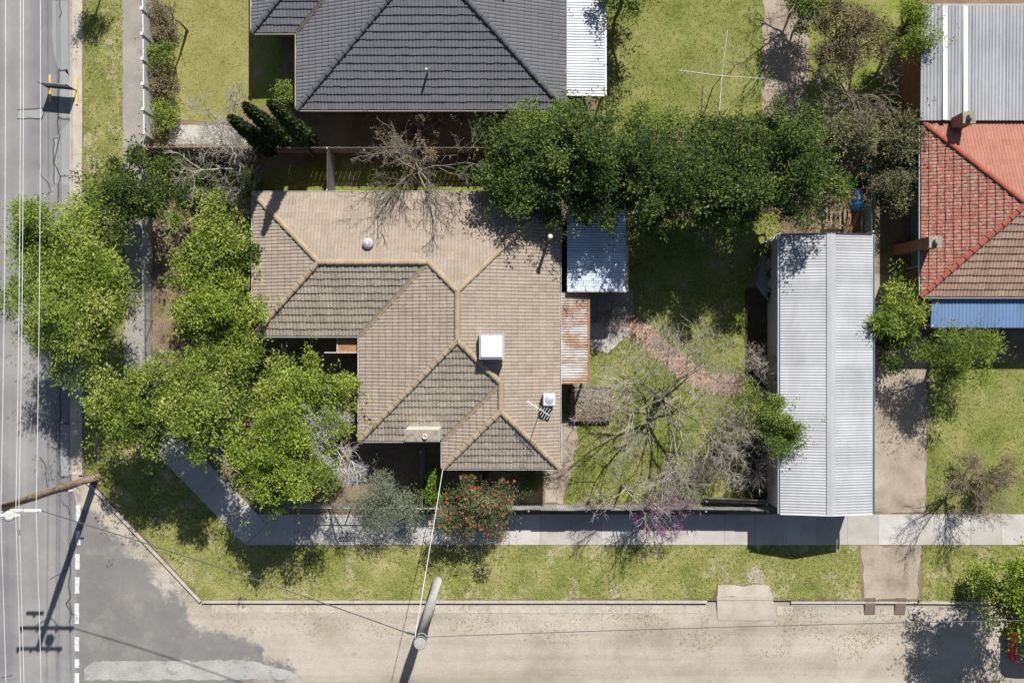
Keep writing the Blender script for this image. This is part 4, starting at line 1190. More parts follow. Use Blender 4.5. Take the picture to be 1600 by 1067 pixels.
NF = [([E(882, 170), E(465, 170), E(673.5, -38.5)], 'tile_dark'),
      ([E(465, 170), E(465, 50), E(575, -60), E(465, -170), E(465, -400), E(673.5, -191.5), E(673.5, -38.5)], 'tile_dark'),
      ([E(465, 50), E(395, 50), E(505, -60), E(575, -60)], 'tile_dark'),
      ([E(395, 50), E(395, -170), E(505, -60)], 'tile_dark'),
      ([E(395, -170), E(465, -170), E(575, -60), E(505, -60)], 'tile_dark'),
      ([E(882, -400), E(882, 170), E(673.5, -38.5), E(673.5, -191.5)], 'tile_dark'),
      ([E(465, -400), E(882, -400), E(673.5, -191.5)], 'tile_dark')]
u = up_at
B1, B2, B3, B4 = u(673.5, -38.5, 208.5), u(673.5, -191.5, 208.5), u(505, -60, 110), u(575, -60, 110)
north_house = hip_house('tiled_house', 'big house with smooth charcoal tiled hip roof beyond the back fence', G(670, 0), NF,
          [(u(882, 170, 0), B1), (u(465, 170, 0), B1), (B1, B2), (u(395, 50, 0), B3), (B3, B4), (u(395, -170, 0), B3)],
          [(u(465, 50, 0), B4), (u(465, -170, 0), B4)],
          [E(395, -170), E(395, 50), E(465, 50), E(465, 170), E(882, 170), E(882, -400), E(465, -400), E(465, -170)], ZE, 'cap_dark', M['brick'], 300, 5)
p = u(670, 120, 45); mb = MB(); mb.tube([p + Vector((0, 0, -0.1)), p + Vector((0, 0, 0.75))], 0.05, 8); mb.build('vent_pipe', M['steel'], north_house)
p = u(775, 0, 95); mb = MB(); mb.box(p + Vector((0.3, 0.75, 0.4)), (0.75, 0.6, 1.5)); mb.build('chimney', M['brick'], north_house)

RF = [([E(1440, 190), E(1440, 462), E(1576, 326)], 'tile_red'),
      ([E(1440, 462), E(1800, 462), E(1800, 326), E(1576, 326)], 'tile_red_grey'),
      ([E(1800, 190), E(1440, 190), E(1576, 326), E(1800, 326)], 'tile_red_new')]
C1, C2 = u(1576, 326, 136), u(1800, 326, 136)
M['cap_red'] = tilemat('red_cap', (0.32, 0.09, 0.065), (0.3, 0.16, 0.11), 0.6, 0.15, th=0.55)
east_house = hip_house('red_roofed_house', 'house with flaking red tiled hip roof on the east side', G(1600, 330), RF, [(u(1440, 190, 0), C1), (u(1440, 462, 0), C1), (C1, C2)], [],
          [E(1440, 190), E(1440, 462), E(1800, 462), E(1800, 190)], ZE, 'cap_red', M['brick'], 300, 6, gut='offwhite')
for (cx, cy, dist) in ((1462, 383, 18), (1513, 195, 12)):
    p = u(cx, cy, dist); mb = MB(); mb.box((p.x - 0.6, p.y, 1.97), (0.50, 0.46, 3.94)); co = mb.build('chimney', M['brick'], east_house)
    mb = MB(); mb.box((p.x - 0.6, p.y, 3.97), (0.54, 0.50, 0.08)); mb.lathe((p.x - 0.6, p.y, 4.0), [(0.13, 0), (0.11, 0.25)], 12); mb.build('chimney_top', M['chimney_top'], co)
# iron-roofed additions to the red house
add = thing('iron_roofed_wing', 'white ribbed iron roofed wing north of the flaking red roof', 'wing', G(1560, 100))
zA = 2.9; a, b = W(1439, 10, zA), W(1760, 188, zA)
nsx = 12; w = (b.x - a.x) / nsx
me = corr_mesh(a.y - b.y, w + 0.02, (w + 0.02) / 5, 0.03); me.materials.append(M['zinc'])
for i in range(nsx):
    o = link('roof_sheet', me, None, add); place(o, (a.x + (i + 0.5) * w, (a.y + b.y) / 2, zA + 0.004 * (i % 2)), (0, -1, -0.02), (0, -0.02, 1))
for xx in (1476, 1508):
    p = W(xx, 0, zA); mb = MB(); mb.box((p.x, (a.y + b.y) / 2, zA + 0.05), (0.2, a.y - b.y, 0.04)); mb.build('capping', M['white'], add)
mb = MB(); mb.box(((a.x + b.x) / 2, (a.y + b.y) / 2, 1.4), (b.x - a.x - 0.2, a.y - b.y - 0.2, 2.8)); mb.build('wall', M['brick'], add)
mb = MB(); mb.bar((a.x, a.y + 0.05, zA - 0.03), (b.x, a.y + 0.05, zA - 0.03), 0.1, 0.1); mb.build('gutter', M['wall_dark'], add)
awn = thing('blue_awning', 'long blue iron awning below the bleached red tiles', 'awning', G(1620, 490))
zA = 2.3; a, b = W(1455, 466, zA), W(1760, 512, zA); nsx = 9; w = (b.x - a.x) / nsx
me = corr_mesh(a.y - b.y, w + 0.01, (w + 0.01) / 6, 0.014); me.materials.append(M['blue_iron'])
for i in range(nsx):
    o = link('roof_sheet', me, None, awn); place(o, (a.x + (i + 0.5) * w, (a.y + b.y) / 2, zA + 0.003 * (i % 2)), (0, -1, -0.08), (0, -0.08, 1))
for i in range(4):
    mb = MB(); xx = a.x + 0.1 + i * (b.x - a.x - 0.2) / 3; mb.bar((xx, b.y + 0.1, 0), (xx, b.y + 0.1, zA - 0.05), 0.08, 0.08); mb.build('post', M['white'], awn)


# ------------------------------------------------------------------ fences
def wave_panel(a, b, h, mat, parent, z0=0.05, wave=0.09, amp=0.016, nm='fence_sheet', lean=0.0):
    d = b - a; L = d.length; n = max(4, int(L / wave * 6)); t = d / L; nn = Vector((-t.y, t.x, 0))
    V = []
    for zz in (z0, h):
        for i in range(n + 1):
            p = a + t * (L * i / n) + nn * (math.sin(i * math.pi / 3) * amp + lean * zz); V.append((p.x, p.y, zz))
    i = np.arange(n)
    F = np.stack([i, i + 1, n + 2 + i, n + 1 + i], axis=1)
    return link(nm, mesh_np(nm, np.array(V), F), mat, parent)


def iron_fence(name, label, run, h, mat, sheet_w=0.8, post='steel', hj=0.03, leanj=0.02, group=None):
    f = thing(name, label, 'fence', run[0], group)
    for a, b in zip(run, run[1:]):
        L = (b - a).length; n = max(1, round(L / sheet_w)); t = (b - a) / L
        for i in range(n):
            wave_panel(a + t * (L * i / n), a + t * (L * (i + 1) / n + 0.03), h + random.uniform(-hj, hj), M[mat], f, lean=random.uniform(-leanj, leanj))
        m = max(1, round(L / 2.4))
        for i in range(m + 1):
            p = a.lerp(b, i / m) + Vector((t.y, -t.x, 0)) * 0.06
            q = MB(); q.bar((p.x, p.y, 0), (p.x, p.y, h - 0.05), 0.07, 0.07); q.build('post', M[post], f)
        for zz in (0.35, h - 0.25):
            q = MB(); s = Vector((t.y, -t.x, 0)) * 0.06; q.bar(a + s + Vector((0, 0, zz)), b + s + Vector((0, 0, zz)), 0.05, 0.08); q.build('rail', M['timber'], f)
    return f


iron_fence('iron_fence', 'weathered grey corrugated fence along the southern footpath', [G(738, 788), G(1000, 788), G(1188, 789)], 1.47, 'zinc_fence')
iron_fence('iron_fence', 'short corrugated fence from the house chimney down to the street fence', [G(664, 700), G(664, 786)], 1.65, 'zinc_fence', leanj=0.005)
iron_fence('iron_fence', 'short corrugated cross fence between back fence and house gable', [G(524, 243), G(524, 306)], 1.85, 'zinc_white', 0.8, leanj=0.0)
iron_fence('iron_fence', 'teal steel boundary fence behind the blue tarpaulin heap', [G(1346, 246), G(1346, 368)], 1.75, 'teal_iron', 0.8, leanj=0.0, hj=0.0)
iron_fence('iron_fence', 'spare tilted length of corrugated fence by the shed corner', [G(1098, 776), G(1190, 780)], 1.05, 'zinc_fence', 0.9, leanj=0.12)
iron_fence('iron_fence', 'dark steel fence between gravel driveway and red roofed house', [G(1415, 230), G(1418, 420)], 1.6, 'teal_iron', 0.9)


def paling_fence(name, label, a, b, h, mat='paling', pw=0.11):
    f = thing(name, label, 'fence', a)
    d = b - a; L = d.length; t = d / L; n = int(L / pw); nn = Vector((-t.y, t.x, 0))
    q = MB()
    for i in range(n):
        c = a + t * ((i + 0.5) * pw) + nn * (0.012 * (i % 2))
        hh = h + random.uniform(-0.03, 0.03)
        q.box((c.x, c.y, hh / 2), (pw - 0.012, 0.018, hh), math.atan2(t.y, t.x))
    q.build('palings', M[mat], f, kind='stuff')
    for zz in (0.4, h - 0.35):
        q = MB(); q.bar(a - nn * 0.05 + Vector((0, 0, zz)), b - nn * 0.05 + Vector((0, 0, zz)), 0.04, 0.08); q.build('rail', M['timber'], f)
    m = round(L / 2.6)
    for i in range(m + 1):
        p = a.lerp(b, i / m) - nn * 0.09
        q = MB(); q.bar((p.x, p.y, 0), (p.x, p.y, h - 0.05), 0.09, 0.09); q.build('post', M['timber'], f)
    return f


paling_fence('paling_fence', 'long brown timber paling fence along the back boundary', G(236, 242), G(1345, 243), 1.75)
# white front fence of the northern neighbour
wf = thing('front_fence', 'white panel fence with spiky plants in front of the northern lawn', 'fence', G(242, 100))
for i in range(9):
    y0_, y1_ = -120 + i * 38, -120 + i * 38 + 35.5
    a, b = G(238 + i * 0.4, y0_), G(238.4 + i * 0.4, y1_); 
    q = MB(); q.bar(a + Vector((0, 0, 0.7)), b + Vector((0, 0, 0.7)), 0.05, 1.25); q.build('fence_panel', M['white'], wf)
    q = MB(); q.bar((a.x, a.y + 0.06, 0), (a.x, a.y + 0.06, 1.5), 0.13, 0.13); q.build('post', M['white'], wf)
# woven wire fence on the western front
mf = thing('wire_fence', 'galvanised wire mesh fence on posts along the western footpath', 'fence', G(238, 450))
run = [G(238, 246), G(239, 585), G(262, 645), G(458, 786), G(736, 788)]
sg = []
for a, b in zip(run, run[1:]):
    L = (b - a).length; t = (b - a) / L; m = max(1, round(L / 2.7))
    for i in range(m + 1):
        p = a.lerp(b, i / m); q = MB(); q.tube([(p.x, p.y, 0), (p.x, p.y, 1.25)], 0.03, 8); q.build('post', M['steel'], mf)
    q = MB(); q.tube([a + Vector((0, 0, 1.22)), b + Vector((0, 0, 1.22))], 0.022, 6); q.build('top_rail', M['steel'], mf)
    k = int(L / 0.075)
    for i in range(k + 1):
        p = a + t * (i * 0.075); sg.append((p.x, p.y, 0.04, p.x, p.y, 1.2, 0.0045, 0.0045))
    for j in range(9):
        z_ = 0.06 + j * 0.14; sg.append((a.x, a.y, z_, b.x, b.y, z_, 0.0045, 0.0045))
link('wire_mesh', segs_mesh('wire_mesh', sg, 3), M['steel'], mf, kind='stuff')
# small rail fence by the shed
rf_ = thing('rail_fence', 'dark two-rail fence slanting from the shed corner to the garden bed', 'fence', G(1180, 410))
rr = [G(1213, 366), G(1187, 384), G(1168, 447)]
for p in rr + [rr[1].lerp(rr[2], 0.5)]:
    q = MB(); q.bar((p.x, p.y, 0), (p.x, p.y, 1.05), 0.08, 0.08); q.build('post', M['timber'], rf_)
for a, b in zip(rr, rr[1:]):
    for zz in (0.45, 1.0):
        q = MB(); q.bar(a + Vector((0, 0, zz)), b + Vector((0, 0, zz)), 0.06, 0.09); q.build('rail', M['timber'] if a != rr[0] else M['steel'], rf_)


# ------------------------------------------------------------------ poles and wires
def catenary(a, b, sag, n=18): return [a.lerp(b, i / n) - Vector((0, 0, sag * 4 * (i / n) * (1 - i / n))) for i in range(n + 1)]


pb_ = G(150, 745)
pp = thing('power_pole', 'leaning brown timber power pole with crossarms at the street corner', 'power pole', pb_)
HT = 9.4
mb = MB(); mb.tube([(pb_.x, pb_.y, -0.1), (pb_.x, pb_.y, 3), (pb_.x, pb_.y, 6), (pb_.x, pb_.y, HT)], [0.19, 0.175, 0.155, 0.13], 14); mb.build('shaft', M['pole'], pp, smooth=True)
ARM_W, ARM_W2 = [], []
for z_, l, offx, dy in ((9.15, 2.1, 0.0, -0.17), (8.0, 2.5, 0.02, -0.18), (7.2, 0.8, -0.75, -0.17)):
    mb = MB(); mb.box((pb_.x + offx, pb_.y + dy, z_), (l, 0.10, 0.12)); arm = mb.build('crossarm', M['offwhite'] if z_ < 9 else M['cream'], pp)
    for s in ((-0.95, -0.35, 0.4, 0.95) if l > 1 else (0,)):
        x_ = pb_.x + offx + s * l / 2 * 0.95
        mb = MB(); mb.lathe((x_, pb_.y + dy, z_ + 0.05), [(0.03, 0), (0.07, 0.04), (0.045, 0.08), (0.065, 0.12), (0.03, 0.18)], 10); mb.build('insulator', M['white'], arm)
        (ARM_W if z_ > 9 else ARM_W2).append(Vector((x_, pb_.y + dy, z_ + 0.2)))
for s in (-1, 1):
    mb = MB(); mb.bar((pb_.x + s * 0.6, pb_.y - 0.2, 7.95), (pb_.x, pb_.y - 0.17, 7.4), 0.03, 0.03); mb.build('arm_brace', M['steel'], pp)
mb = MB(); mb.bar((pb_.x - 0.14, pb_.y - 0.2, 3.1), (pb_.x + 0.32, pb_.y - 0.14, 3.1), 0.05, 0.06); mb.build('bracket', M['white'], pp)
mb = MB(); mb.lathe((pb_.x + 0.3, pb_.y - 0.30, 8.35), [(0.12, 0), (0.2, 0.06), (0.2, 0.28), (0.1, 0.34)], 14); mb.build('fuse_drum', M['white'], pp, smooth=True)
for i, (p, q) in enumerate(((ARM_W[2], None), (ARM_W[3], None), (ARM_W2[3], None), (ARM_W2[2], None))):
    a = p + Vector((0.0, 34, 0.0)); b = p + Vector((0.45, -34, 0.0))
    mb = MB(); mb.tube(catenary(a, p, 0.35, 20) + catenary(p, b, 0.35, 20)[1:], 0.013, 6)
    mb.build('overhead_wire', M['wire'], None, ['bright overhead wire on the top crossarm, nearer the pole', 'bright overhead wire at the tip of the top crossarm', 'bright overhead wire at the tip of the lower crossarm over the kerb side', 'bright overhead wire midway on the lower crossarm'][i], 'wire', 'overhead street wires')

p2 = G(683, 907)
cpole = thing('concrete_pole', 'thick pale grey service pole standing in the grass verge', 'pole', p2)
top2 = Vector((p2.x + 0.05, p2.y - 0.15, 9.1))
mb = MB(); mb.tube([p2 - Vector((0, 0, 0.1)), p2.lerp(top2, 0.5), top2], [0.22, 0.225, 0.23], 18); mb.build('shaft', M['pole_grey'], cpole, smooth=True)
mb = MB(); mb.lathe(top2, [(0.228, -0.02), (0.232, 0.0), (0.20, 0.025), (0.05, 0.03)], 18); mb.build('cap', M['strip'], cpole)
mb = MB(); mb.lathe(top2 - Vector((0, 0, 0.62)), [(0.24, 0), (0.24, 0.07)], 18); mb.build('band', M['steel'], cpole)
mb = MB(); mb.lathe(top2 - Vector((0, 0, 0.2)), [(0.242, 0), (0.242, 0.05)], 18); mb.build('band', M['steel'], cpole)
mb = MB(); mb.bar(top2 + Vector((-0.55, 0.25, -0.55)), top2 + Vector((0.1, 0.1, -0.55)), 0.06, 0.08); mb.build('bracket', M['dark'], cpole)
hook = E(692, 733) + Vector((0, 0, 0.1))
mb = MB(); mb.tube(catenary(top2 + Vector((-0.2, 0.2, -0.15)), hook, 0.12, 14), 0.016, 6); mb.build('service_wire', M['wire'], None, 'pale service wire from the grey pole to the house eave', 'wire')
mb = MB(); mb.tube(catenary(ARM_W2[3] + Vector((0.05, 0, -0.2)), top2 + Vector((-0.35, 0.2, -0.5)), 0.3, 22), 0.022, 6); mb.build('aerial_cable', M['cable'], None, 'dark aerial cable crossing the corner between the two poles', 'cable')
mb = MB(); mb.tube(catenary(top2 + Vector((0.1, 0.1, -0.5)), top2 + Vector((34, 0.9, -0.4)), 0.45, 22), 0.014, 6); mb.build('aerial_cable', M['cable'], None, 'grey aerial cable running east above the dirt road', 'cable')

# portable sign board on yellow skids
sb = thing('roadwork_sign', 'blank grey sign board on two yellow skids at the kerb', 'sign', G(100, 140, ROAD_Z))
sa, sb2 = G(77, 138), G(119, 142)
mb = MB(); dd = (sb2 - sa); mid = (sa + sb2) / 2
mb.box((mid.x, mid.y, ROAD_Z + 0.80), (dd.length, 0.03, 0.82), math.atan2(dd.y, dd.x)); pn = mb.build('board', M['gunmetal'], sb)
for zz in (0.40, 0.62, 1.20):
    mb = MB(); mb.bar(sa + Vector((0, -0.03, ROAD_Z + zz)), sb2 + Vector((0, -0.03, ROAD_Z + zz)), 0.03, 0.03); mb.build('rib', M['dark'], pn)
for p in (sa, sb2):
    mb = MB(); mb.bar(p + Vector((0, -0.62, ROAD_Z + 0.04)), p + Vector((0, 0.62, ROAD_Z + 0.04)), 0.09, 0.08); mb.build('skid', M['yellow'], sb)
    mb = MB(); mb.bar(p + Vector((0, 0, ROAD_Z + 0.05)), p + Vector((0, 0, ROAD_Z + 1.22)), 0.04, 0.04); mb.build('upright', M['dark'], sb)

# rotary clothes hoist on the northern lawn
hz = 2.0; hc = W(1128, 119, hz)
ho = thing('clothes_hoist', 'four-armed rotary clothes hoist on the northern back lawn', 'clothes hoist', (hc.x, hc.y, 0))
mb = MB(); mb.tube([(hc.x, hc.y, 0), (hc.x, hc.y, hz + 0.05)], 0.03, 8); mb.build('mast', M['steel'], ho)
ends = []
for k in range(4):
    a = R(-5.5 + 90 * k + 0.0); e = hc + Vector((math.cos(a) * 1.95, math.sin(a) * 1.95, 0.25)); ends.append(e)
    mb = MB(); mb.bar(hc, e, 0.034, 0.034); mb.build('arm', M['pole_grey'], ho)
for r_ in (0.35, 0.5, 0.65, 0.8, 0.97):
    mb = MB(); q = [hc.lerp(e, r_) for e in ends]
    for i in range(4): mb.tube([q[i], q[(i + 1) % 4]], 0.004, 4)
    mb.build('line', M['wire'], ho)

# odd things in the back corner
tp = thing('tarpaulin_heap', 'heap covered with a bright blue tarpaulin in the back corner', 'tarpaulin', G(1328, 317))
c0 = W(1344, 309, 0.6); n = 13; V, F = [], []
rn = np.random.default_rng(5)
for i in range(n):
    for j in range(n):
        x, y = (i / (n - 1) - 0.5), (j / (n - 1) - 0.5)
        h = 0.75 * max(0.0, 1 - (abs(2 * x) ** 2.5 + abs(2 * y) ** 2.5)) ** 0.5 + rn.normal() * 0.035
        V.append((c0.x + x * 0.62 + rn.normal() * 0.012, c0.y + y * 1.05 + rn.normal() * 0.015, max(0.02, h)))
for i in range(n - 1):
    for j in range(n - 1): F.append((i * n + j, (i + 1) * n + j, (i + 1) * n + j + 1, i * n + j + 1))
link('sheet', mesh_np('sheet', np.array(V), np.array(F)), M['tarp'], tp)
pl = thing('timber_pallet', 'old slatted timber pallet leaning in shade behind the shed', 'pallet', G(1297, 345))
for i in range(5):
    mb = MB(); mb.box(G(1288 + i * 7, 342, 0.35), (0.10, 1.0, 0.03), R(3), Matrix.Rotation(R(12), 3, 'X')); mb.build('slat', M['paling'], pl)
for s in (-12, 12):
    mb = MB(); mb.box(G(1302, 342 + s, 0.30 + s * -0.0062), (1.1, 0.09, 0.08), R(3)); mb.build('bearer', M['timber'], pl)
for i, (x, y, l, a, lab) in enumerate(((1327, 330, 2.2, 84, 'long reddish plank lying beside the blue tarpaulin'), (1334, 345, 1.5, 70, 'short plank lying askew behind the shed gable'), (1318, 352, 1.7, 96, 'grey plank lying between pallet and tarpaulin heap'))):
    mb = MB(); mb.box(G(x, y, 0.12 + 0.03 * i), (l, 0.16, 0.05), R(a)); mb.build('plank', M['rust'] if i < 2 else M['timber'], None, lab, 'plank')
# pots by the shed
M_pots = ((1200, 398, 0.2, 'terracotta', 'terracotta pot with leafy plant, the one nearest the rail fence corner', True), (1202, 428, 0.2, 'terracotta', 'terracotta pot with leafy plant, next to the white pot', True),
          (1203, 461, 0.24, 'ceramic', 'wide white pot with dark foliage beside the shed wall', True), (1206, 482, 0.2, 'blue_pot', 'small blue tub in shade beside the shed wall', False))

# ------------------------------------------------------------------ the parked car
car = thing('parked_car', 'red hatchback parked under the street tree at the dirt road edge', 'car', G(1640, 1002, ROAD_Z))
cx0, cy0, cz0 = G(1570, 1000).x, G(1570, 1000).y, ROAD_Z
prof = [(0.0, 0.45, 0.62), (0.06, 0.62, 0.76), (0.12, 0.95, 0.82), (0.45, 1.40, 0.80), (1.0, 1.47, 0.80), (1.9, 1.44, 0.82), (2.6, 1.0, 0.84), (3.4, 0.88, 0.82), (3.85, 0.70, 0.74), (3.95, 0.45, 0.62)]
V, F = [], []
for x, h, hw in prof:
    tw = hw * (0.72 if h > 1.1 else 0.9)
    for y, z in ((-hw * 0.95, 0.25), (-hw, 0.5 if h > 0.5 else 0.38), (-hw * 0.97, min(h, 0.85)), (-tw, h), (0, h + 0.035), (tw, h), (hw * 0.97, min(h, 0.85)), (hw, 0.5 if h > 0.5 else 0.38), (hw * 0.95, 0.25)):
        V.append((cx0 + x, cy0 + y, cz0 + z))
for i in range(len(prof) - 1):
    for k in range(8): F.append((i * 9 + k, i * 9 + k + 1, (i + 1) * 9 + k + 1, (i + 1) * 9 + k))
bd_ = link('body', mesh_np('body', np.array(V), np.array(F)), M['car_red'], car, smooth=True)


def car_glass(pts):
    m = MB(); m.poly([(cx0 + x, cy0 + y, cz0 + z) for x, y, z in pts]); m.build('window', M['glass'], car)


car_glass([(0.13, -0.66, 1.0), (0.13, 0.66, 1.0), (0.42, 0.52, 1.43), (0.42, -0.52, 1.43)])
car_glass([(2.55, -0.66, 1.07), (2.0, -0.52, 1.46), (2.0, 0.52, 1.46), (2.55, 0.66, 1.07)])
for s in (-1, 1):
    car_glass([(0.5, s * 0.80, 0.95), (2.3, s * 0.80, 0.95), (1.85, s * 0.63, 1.39), (0.6, s * 0.63, 1.36)][::s])
    for xx in (0.72, 3.15):
        m = MB(); m.tube([(cx0 + xx, cy0 + s * 0.84, cz0 + 0.3), (cx0 + xx, cy0 + s * 0.64, cz0 + 0.3)], 0.3, 18); wh = m.build('wheel', M['rubber'], car)
        m = MB(); m.tube([(cx0 + xx, cy0 + s * 0.85, cz0 + 0.3), (cx0 + xx, cy0 + s * 0.70, cz0 + 0.3)], 0.19, 14); m.build('rim', M['steel'], wh)
    m = MB(); m.box((cx0 + 3.93, cy0 + s * 0.52, cz0 + 0.62), (0.06, 0.3, 0.14)); m.build('headlight', M['offwhite'], car)
    m = MB(); m.box((cx0 + 0.03, cy0 + s * 0.60, cz0 + 0.70), (0.06, 0.18, 0.2)); m.build('tail_light', M['petal_red'], car)


# ------------------------------------------------------------------ vegetation
def unit(rn, n):
    v = rn.normal(size=(n, 3)); return v / np.linalg.norm(v, axis=1, keepdims=True)


def limb_segs(a, b, r0, r1, rn, wig=0.12, n=5, sagup=0.15):
    a, b = np.array(a, float), np.array(b, float); L = np.linalg.norm(b - a); out = []
    prev = a
    for i in range(1, n + 1):
        t = i / n
        p = a + (b - a) * t + np.array([0, 0, sagup * L * math.sin(math.pi * t)]) + (rn.normal(size=3) * wig * L * 0.15 if i < n else 0)
        out.append((*prev, *p, r0 + (r1 - r0) * (i - 1) / n, r0 + (r1 - r0) * t)); prev = p
    return out


def leafy(name, label, cat, base, zc, rad, clumps, cr, sprigs, per, leaf, mat, bark='bark', seed=0, trunk=0.14, group=None, sprig_r=0.085, lobes=None, low=-0.35, stray=0.17, flower=None, extra_twigs=0, vbias=0.0):
    """trunk, limbs to every clump, sprigs of real leaves in each clump"""
    rn = np.random.default_rng(seed)
    base = Vector(base)
    t = thing(name, label, cat, (base.x, base.y, 0), group)
    cen = np.array([base.x, base.y, zc]); rad = np.array(rad)
    clumps = max(8, int(clumps * 0.8)); cr = cr * 1.08; sprigs = int(sprigs * 1.4)
    d = unit(rn, clumps * 5); d = d[d[:, 2] > low][:clumps]
    k = len(d)
    az = np.arctan2(d[:, 1], d[:, 0]); ph = rn.uniform(0, 6.28, 3)
    lob = 1 + (lobes or 1.0) * (0.20 * np.sin(2 * az + ph[0]) + 0.15 * np.sin(5 * az + ph[1]) + 0.12 * np.sin(9 * az + ph[2]))
    rr_ = rn.uniform(0.08, 1.0, k) ** 0.5 * rn.uniform(0.88, 1.16, k)
    K = cen + d * rad * (rr_ * lob)[:, None] * 0.9
    K[:, 2] += rn.normal(size=k) * rad[2] * 0.24
    crs = cr * rn.uniform(0.45, 1.25, k)
    # branches
    sg = []
    fork = np.array([base.x + rn.normal() * 0.1, base.y + rn.normal() * 0.1, max(0.25, zc - rad[2] * 0.75)])
    sg += limb_segs((base.x, base.y, -0.05), fork, trunk, trunk * 0.75, rn, 0.1, 4, 0)
    for i in range(k):
        sg += limb_segs(fork, K[i] - [0, 0, crs[i] * 0.3], trunk * 0.42, 0.016, rn, 0.5, 5, -0.05)
    for i in range(k):
        for j in range(4 + extra_twigs):
            e = K[i] + unit(rn, 1)[0] * crs[i] * 0.9
            sg += limb_segs(K[i] - [0, 0, crs[i] * 0.3], e, 0.014, 0.005, rn, 0.5, 3, 0)
    link('trunk', segs_mesh('trunk', sg, 6), M[bark], t)
    # sprigs on each clump, then leaves on each sprig
    cs = np.repeat(np.arange(k), sprigs)
    sd = unit(rn, len(cs)); sd[:, 2] = np.where(sd[:, 2] < -0.15, -sd[:, 2], sd[:, 2])
    S = K[cs] + sd * (crs[cs] * rn.uniform(0.3, 1.0, len(cs)) ** 0.55)[:, None] * np.array([1, 1, 0.72])
    loose = rn.uniform(0, 1, len(cs)) < stray                     # stray sprigs between the clumps
    S[loose] += rn.normal(size=(int(loose.sum()), 3)) * cr * 0.85
    keep = rn.uniform(0, 1, len(cs)) > 0.06
    cs, sd, S = cs[keep], sd[keep], S[keep]
    ls = np.repeat(np.arange(len(S)), per); n = len(ls)
    off = rn.normal(size=(n, 3)) * sprig_r * np.array([1, 1, 0.7])
    C = S[ls] + off
    D = off / sprig_r + sd[ls] * 0.6 + rn.normal(size=(n, 3)) * 0.5
    L = leaf[0] * 0.9 * rn.uniform(0.55, 1.35, n); Wd = leaf[1] * 0.9 * rn.uniform(0.7, 1.25, n)
    v = 0.46 + 0.16 * rn.normal(size=k)[cs][ls] + 0.20 * rn.normal(size=len(S))[ls] + 0.08 * rn.normal(size=n) + vbias
    link('crown', leaves_mesh('crown', C, D, L, Wd, np.clip(v, 0, 1), 0.75, rn), M[mat], t)
    if flower:
        fn, fs, fm = flower
        idx = rn.choice(len(S), fn); P = S[idx] + sd[idx] * 0.12; P[:, 2] += 0.05
        fl_ = np.repeat(np.arange(fn), 7); m_ = len(fl_); a = np.tile(np.arange(7) * 0.9, fn)
        DD = np.column_stack([np.cos(a), np.sin(a), np.full(m_, 0.35)])
        link('blossoms', leaves_mesh('blossoms', P[fl_], DD, np.full(m_, fs), np.full(m_, fs * 0.9), rn.uniform(0, 1, m_), 2.0, rn), M[fm], t)
    return t


def bare(name, label, cat, base, spec, mat, seed=0, group=None, sides=4, blossom=None, lean=(0, 0), sparse_leaf=None, limb_mat=None):
    """spec: list of levels (n children, length, radius, spread angle deg, wiggle)"""
    rn = random.Random(seed)
    segs = []; tips = []

    def grow(p, d, lvl, scale):
        n, length, rad, spread, wig = spec[lvl]
        L = length * scale * rn.uniform(0.75, 1.2); k = 5 if lvl < 3 else 4
        r = rad * (0.7 + 0.3 * scale)
        nodes = []
        for i in range(k):
            d = (d + Vector((rn.gauss(0, wig), rn.gauss(0, wig), rn.gauss(0, wig) + 0.03))).normalized()
            q = p + d * (L / k)
            segs.append((p.x, p.y, p.z, q.x, q.y, q.z, r * (1 - 0.6 * i / k), r * (1 - 0.6 * (i + 1) / k)))
            p = q; nodes.append((p.copy(), d.copy(), i / (k - 1)))
        tips.append(p.copy())
        if lvl + 1 < len(spec):
            nc = spec[lvl + 1][0]
            for j in range(nc):
                f = rn.uniform(0.25, 1.0) if lvl > 0 else rn.uniform(0.82, 1.0)
                nd = nodes[min(k - 1, int(f * k))]
                sp = math.radians(spec[lvl + 1][3]) * rn.uniform(0.55, 1.25)
                axis = nd[1].orthogonal().normalized()
                axis.rotate(Matrix.Rotation(j * 2.4 + rn.uniform(-0.6, 0.6), 3, nd[1]))
                dd = nd[1].copy(); dd.rotate(Matrix.Rotation(sp, 3, axis))
                if dd.z < -0.25: dd.z *= -0.3; dd.normalize()
                grow(nd[0], dd, lvl + 1, 1.0 - 0.45 * f * (lvl > 0))

    base = Vector(base)
    t = thing(name, label, cat, (base.x, base.y, 0), group)
    grow(Vector((base.x, base.y, -0.05)), Vector((lean[0], lean[1], 1)).normalized(), 0, 1.0)
    if limb_mat:
        big = [q for q in segs if q[6] > 0.03]; fine = [q for q in segs if q[6] <= 0.03]
        link('limbs', segs_mesh('limbs', big, 8), M[limb_mat], t); link('twigs', segs_mesh('twigs', fine, 3), M[mat], t)
    else:
        link('branches', segs_mesh('branches', segs, sides), M[mat], t)
    for bl, nm in ((blossom, 'blossoms'), (sparse_leaf, 'crown')):
        if bl:
            cnt, size, mk, spr = bl
            r2 = np.random.default_rng(seed + 1)
            S = np.array([(s[3], s[4], s[5]) for s in segs if s[6] < spec[min(2, len(spec) - 1)][2]])
            C = S[r2.integers(0, len(S), cnt)] + r2.normal(size=(cnt, 3)) * spr
            link(nm, leaves_mesh(nm, C, unit(r2, cnt), size * r2.uniform(0.6, 1.3, cnt), size * 0.6 * r2.uniform(0.6, 1.3, cnt), r2.uniform(0, 1, cnt), 0.9, r2), M[mk], t)
    return t


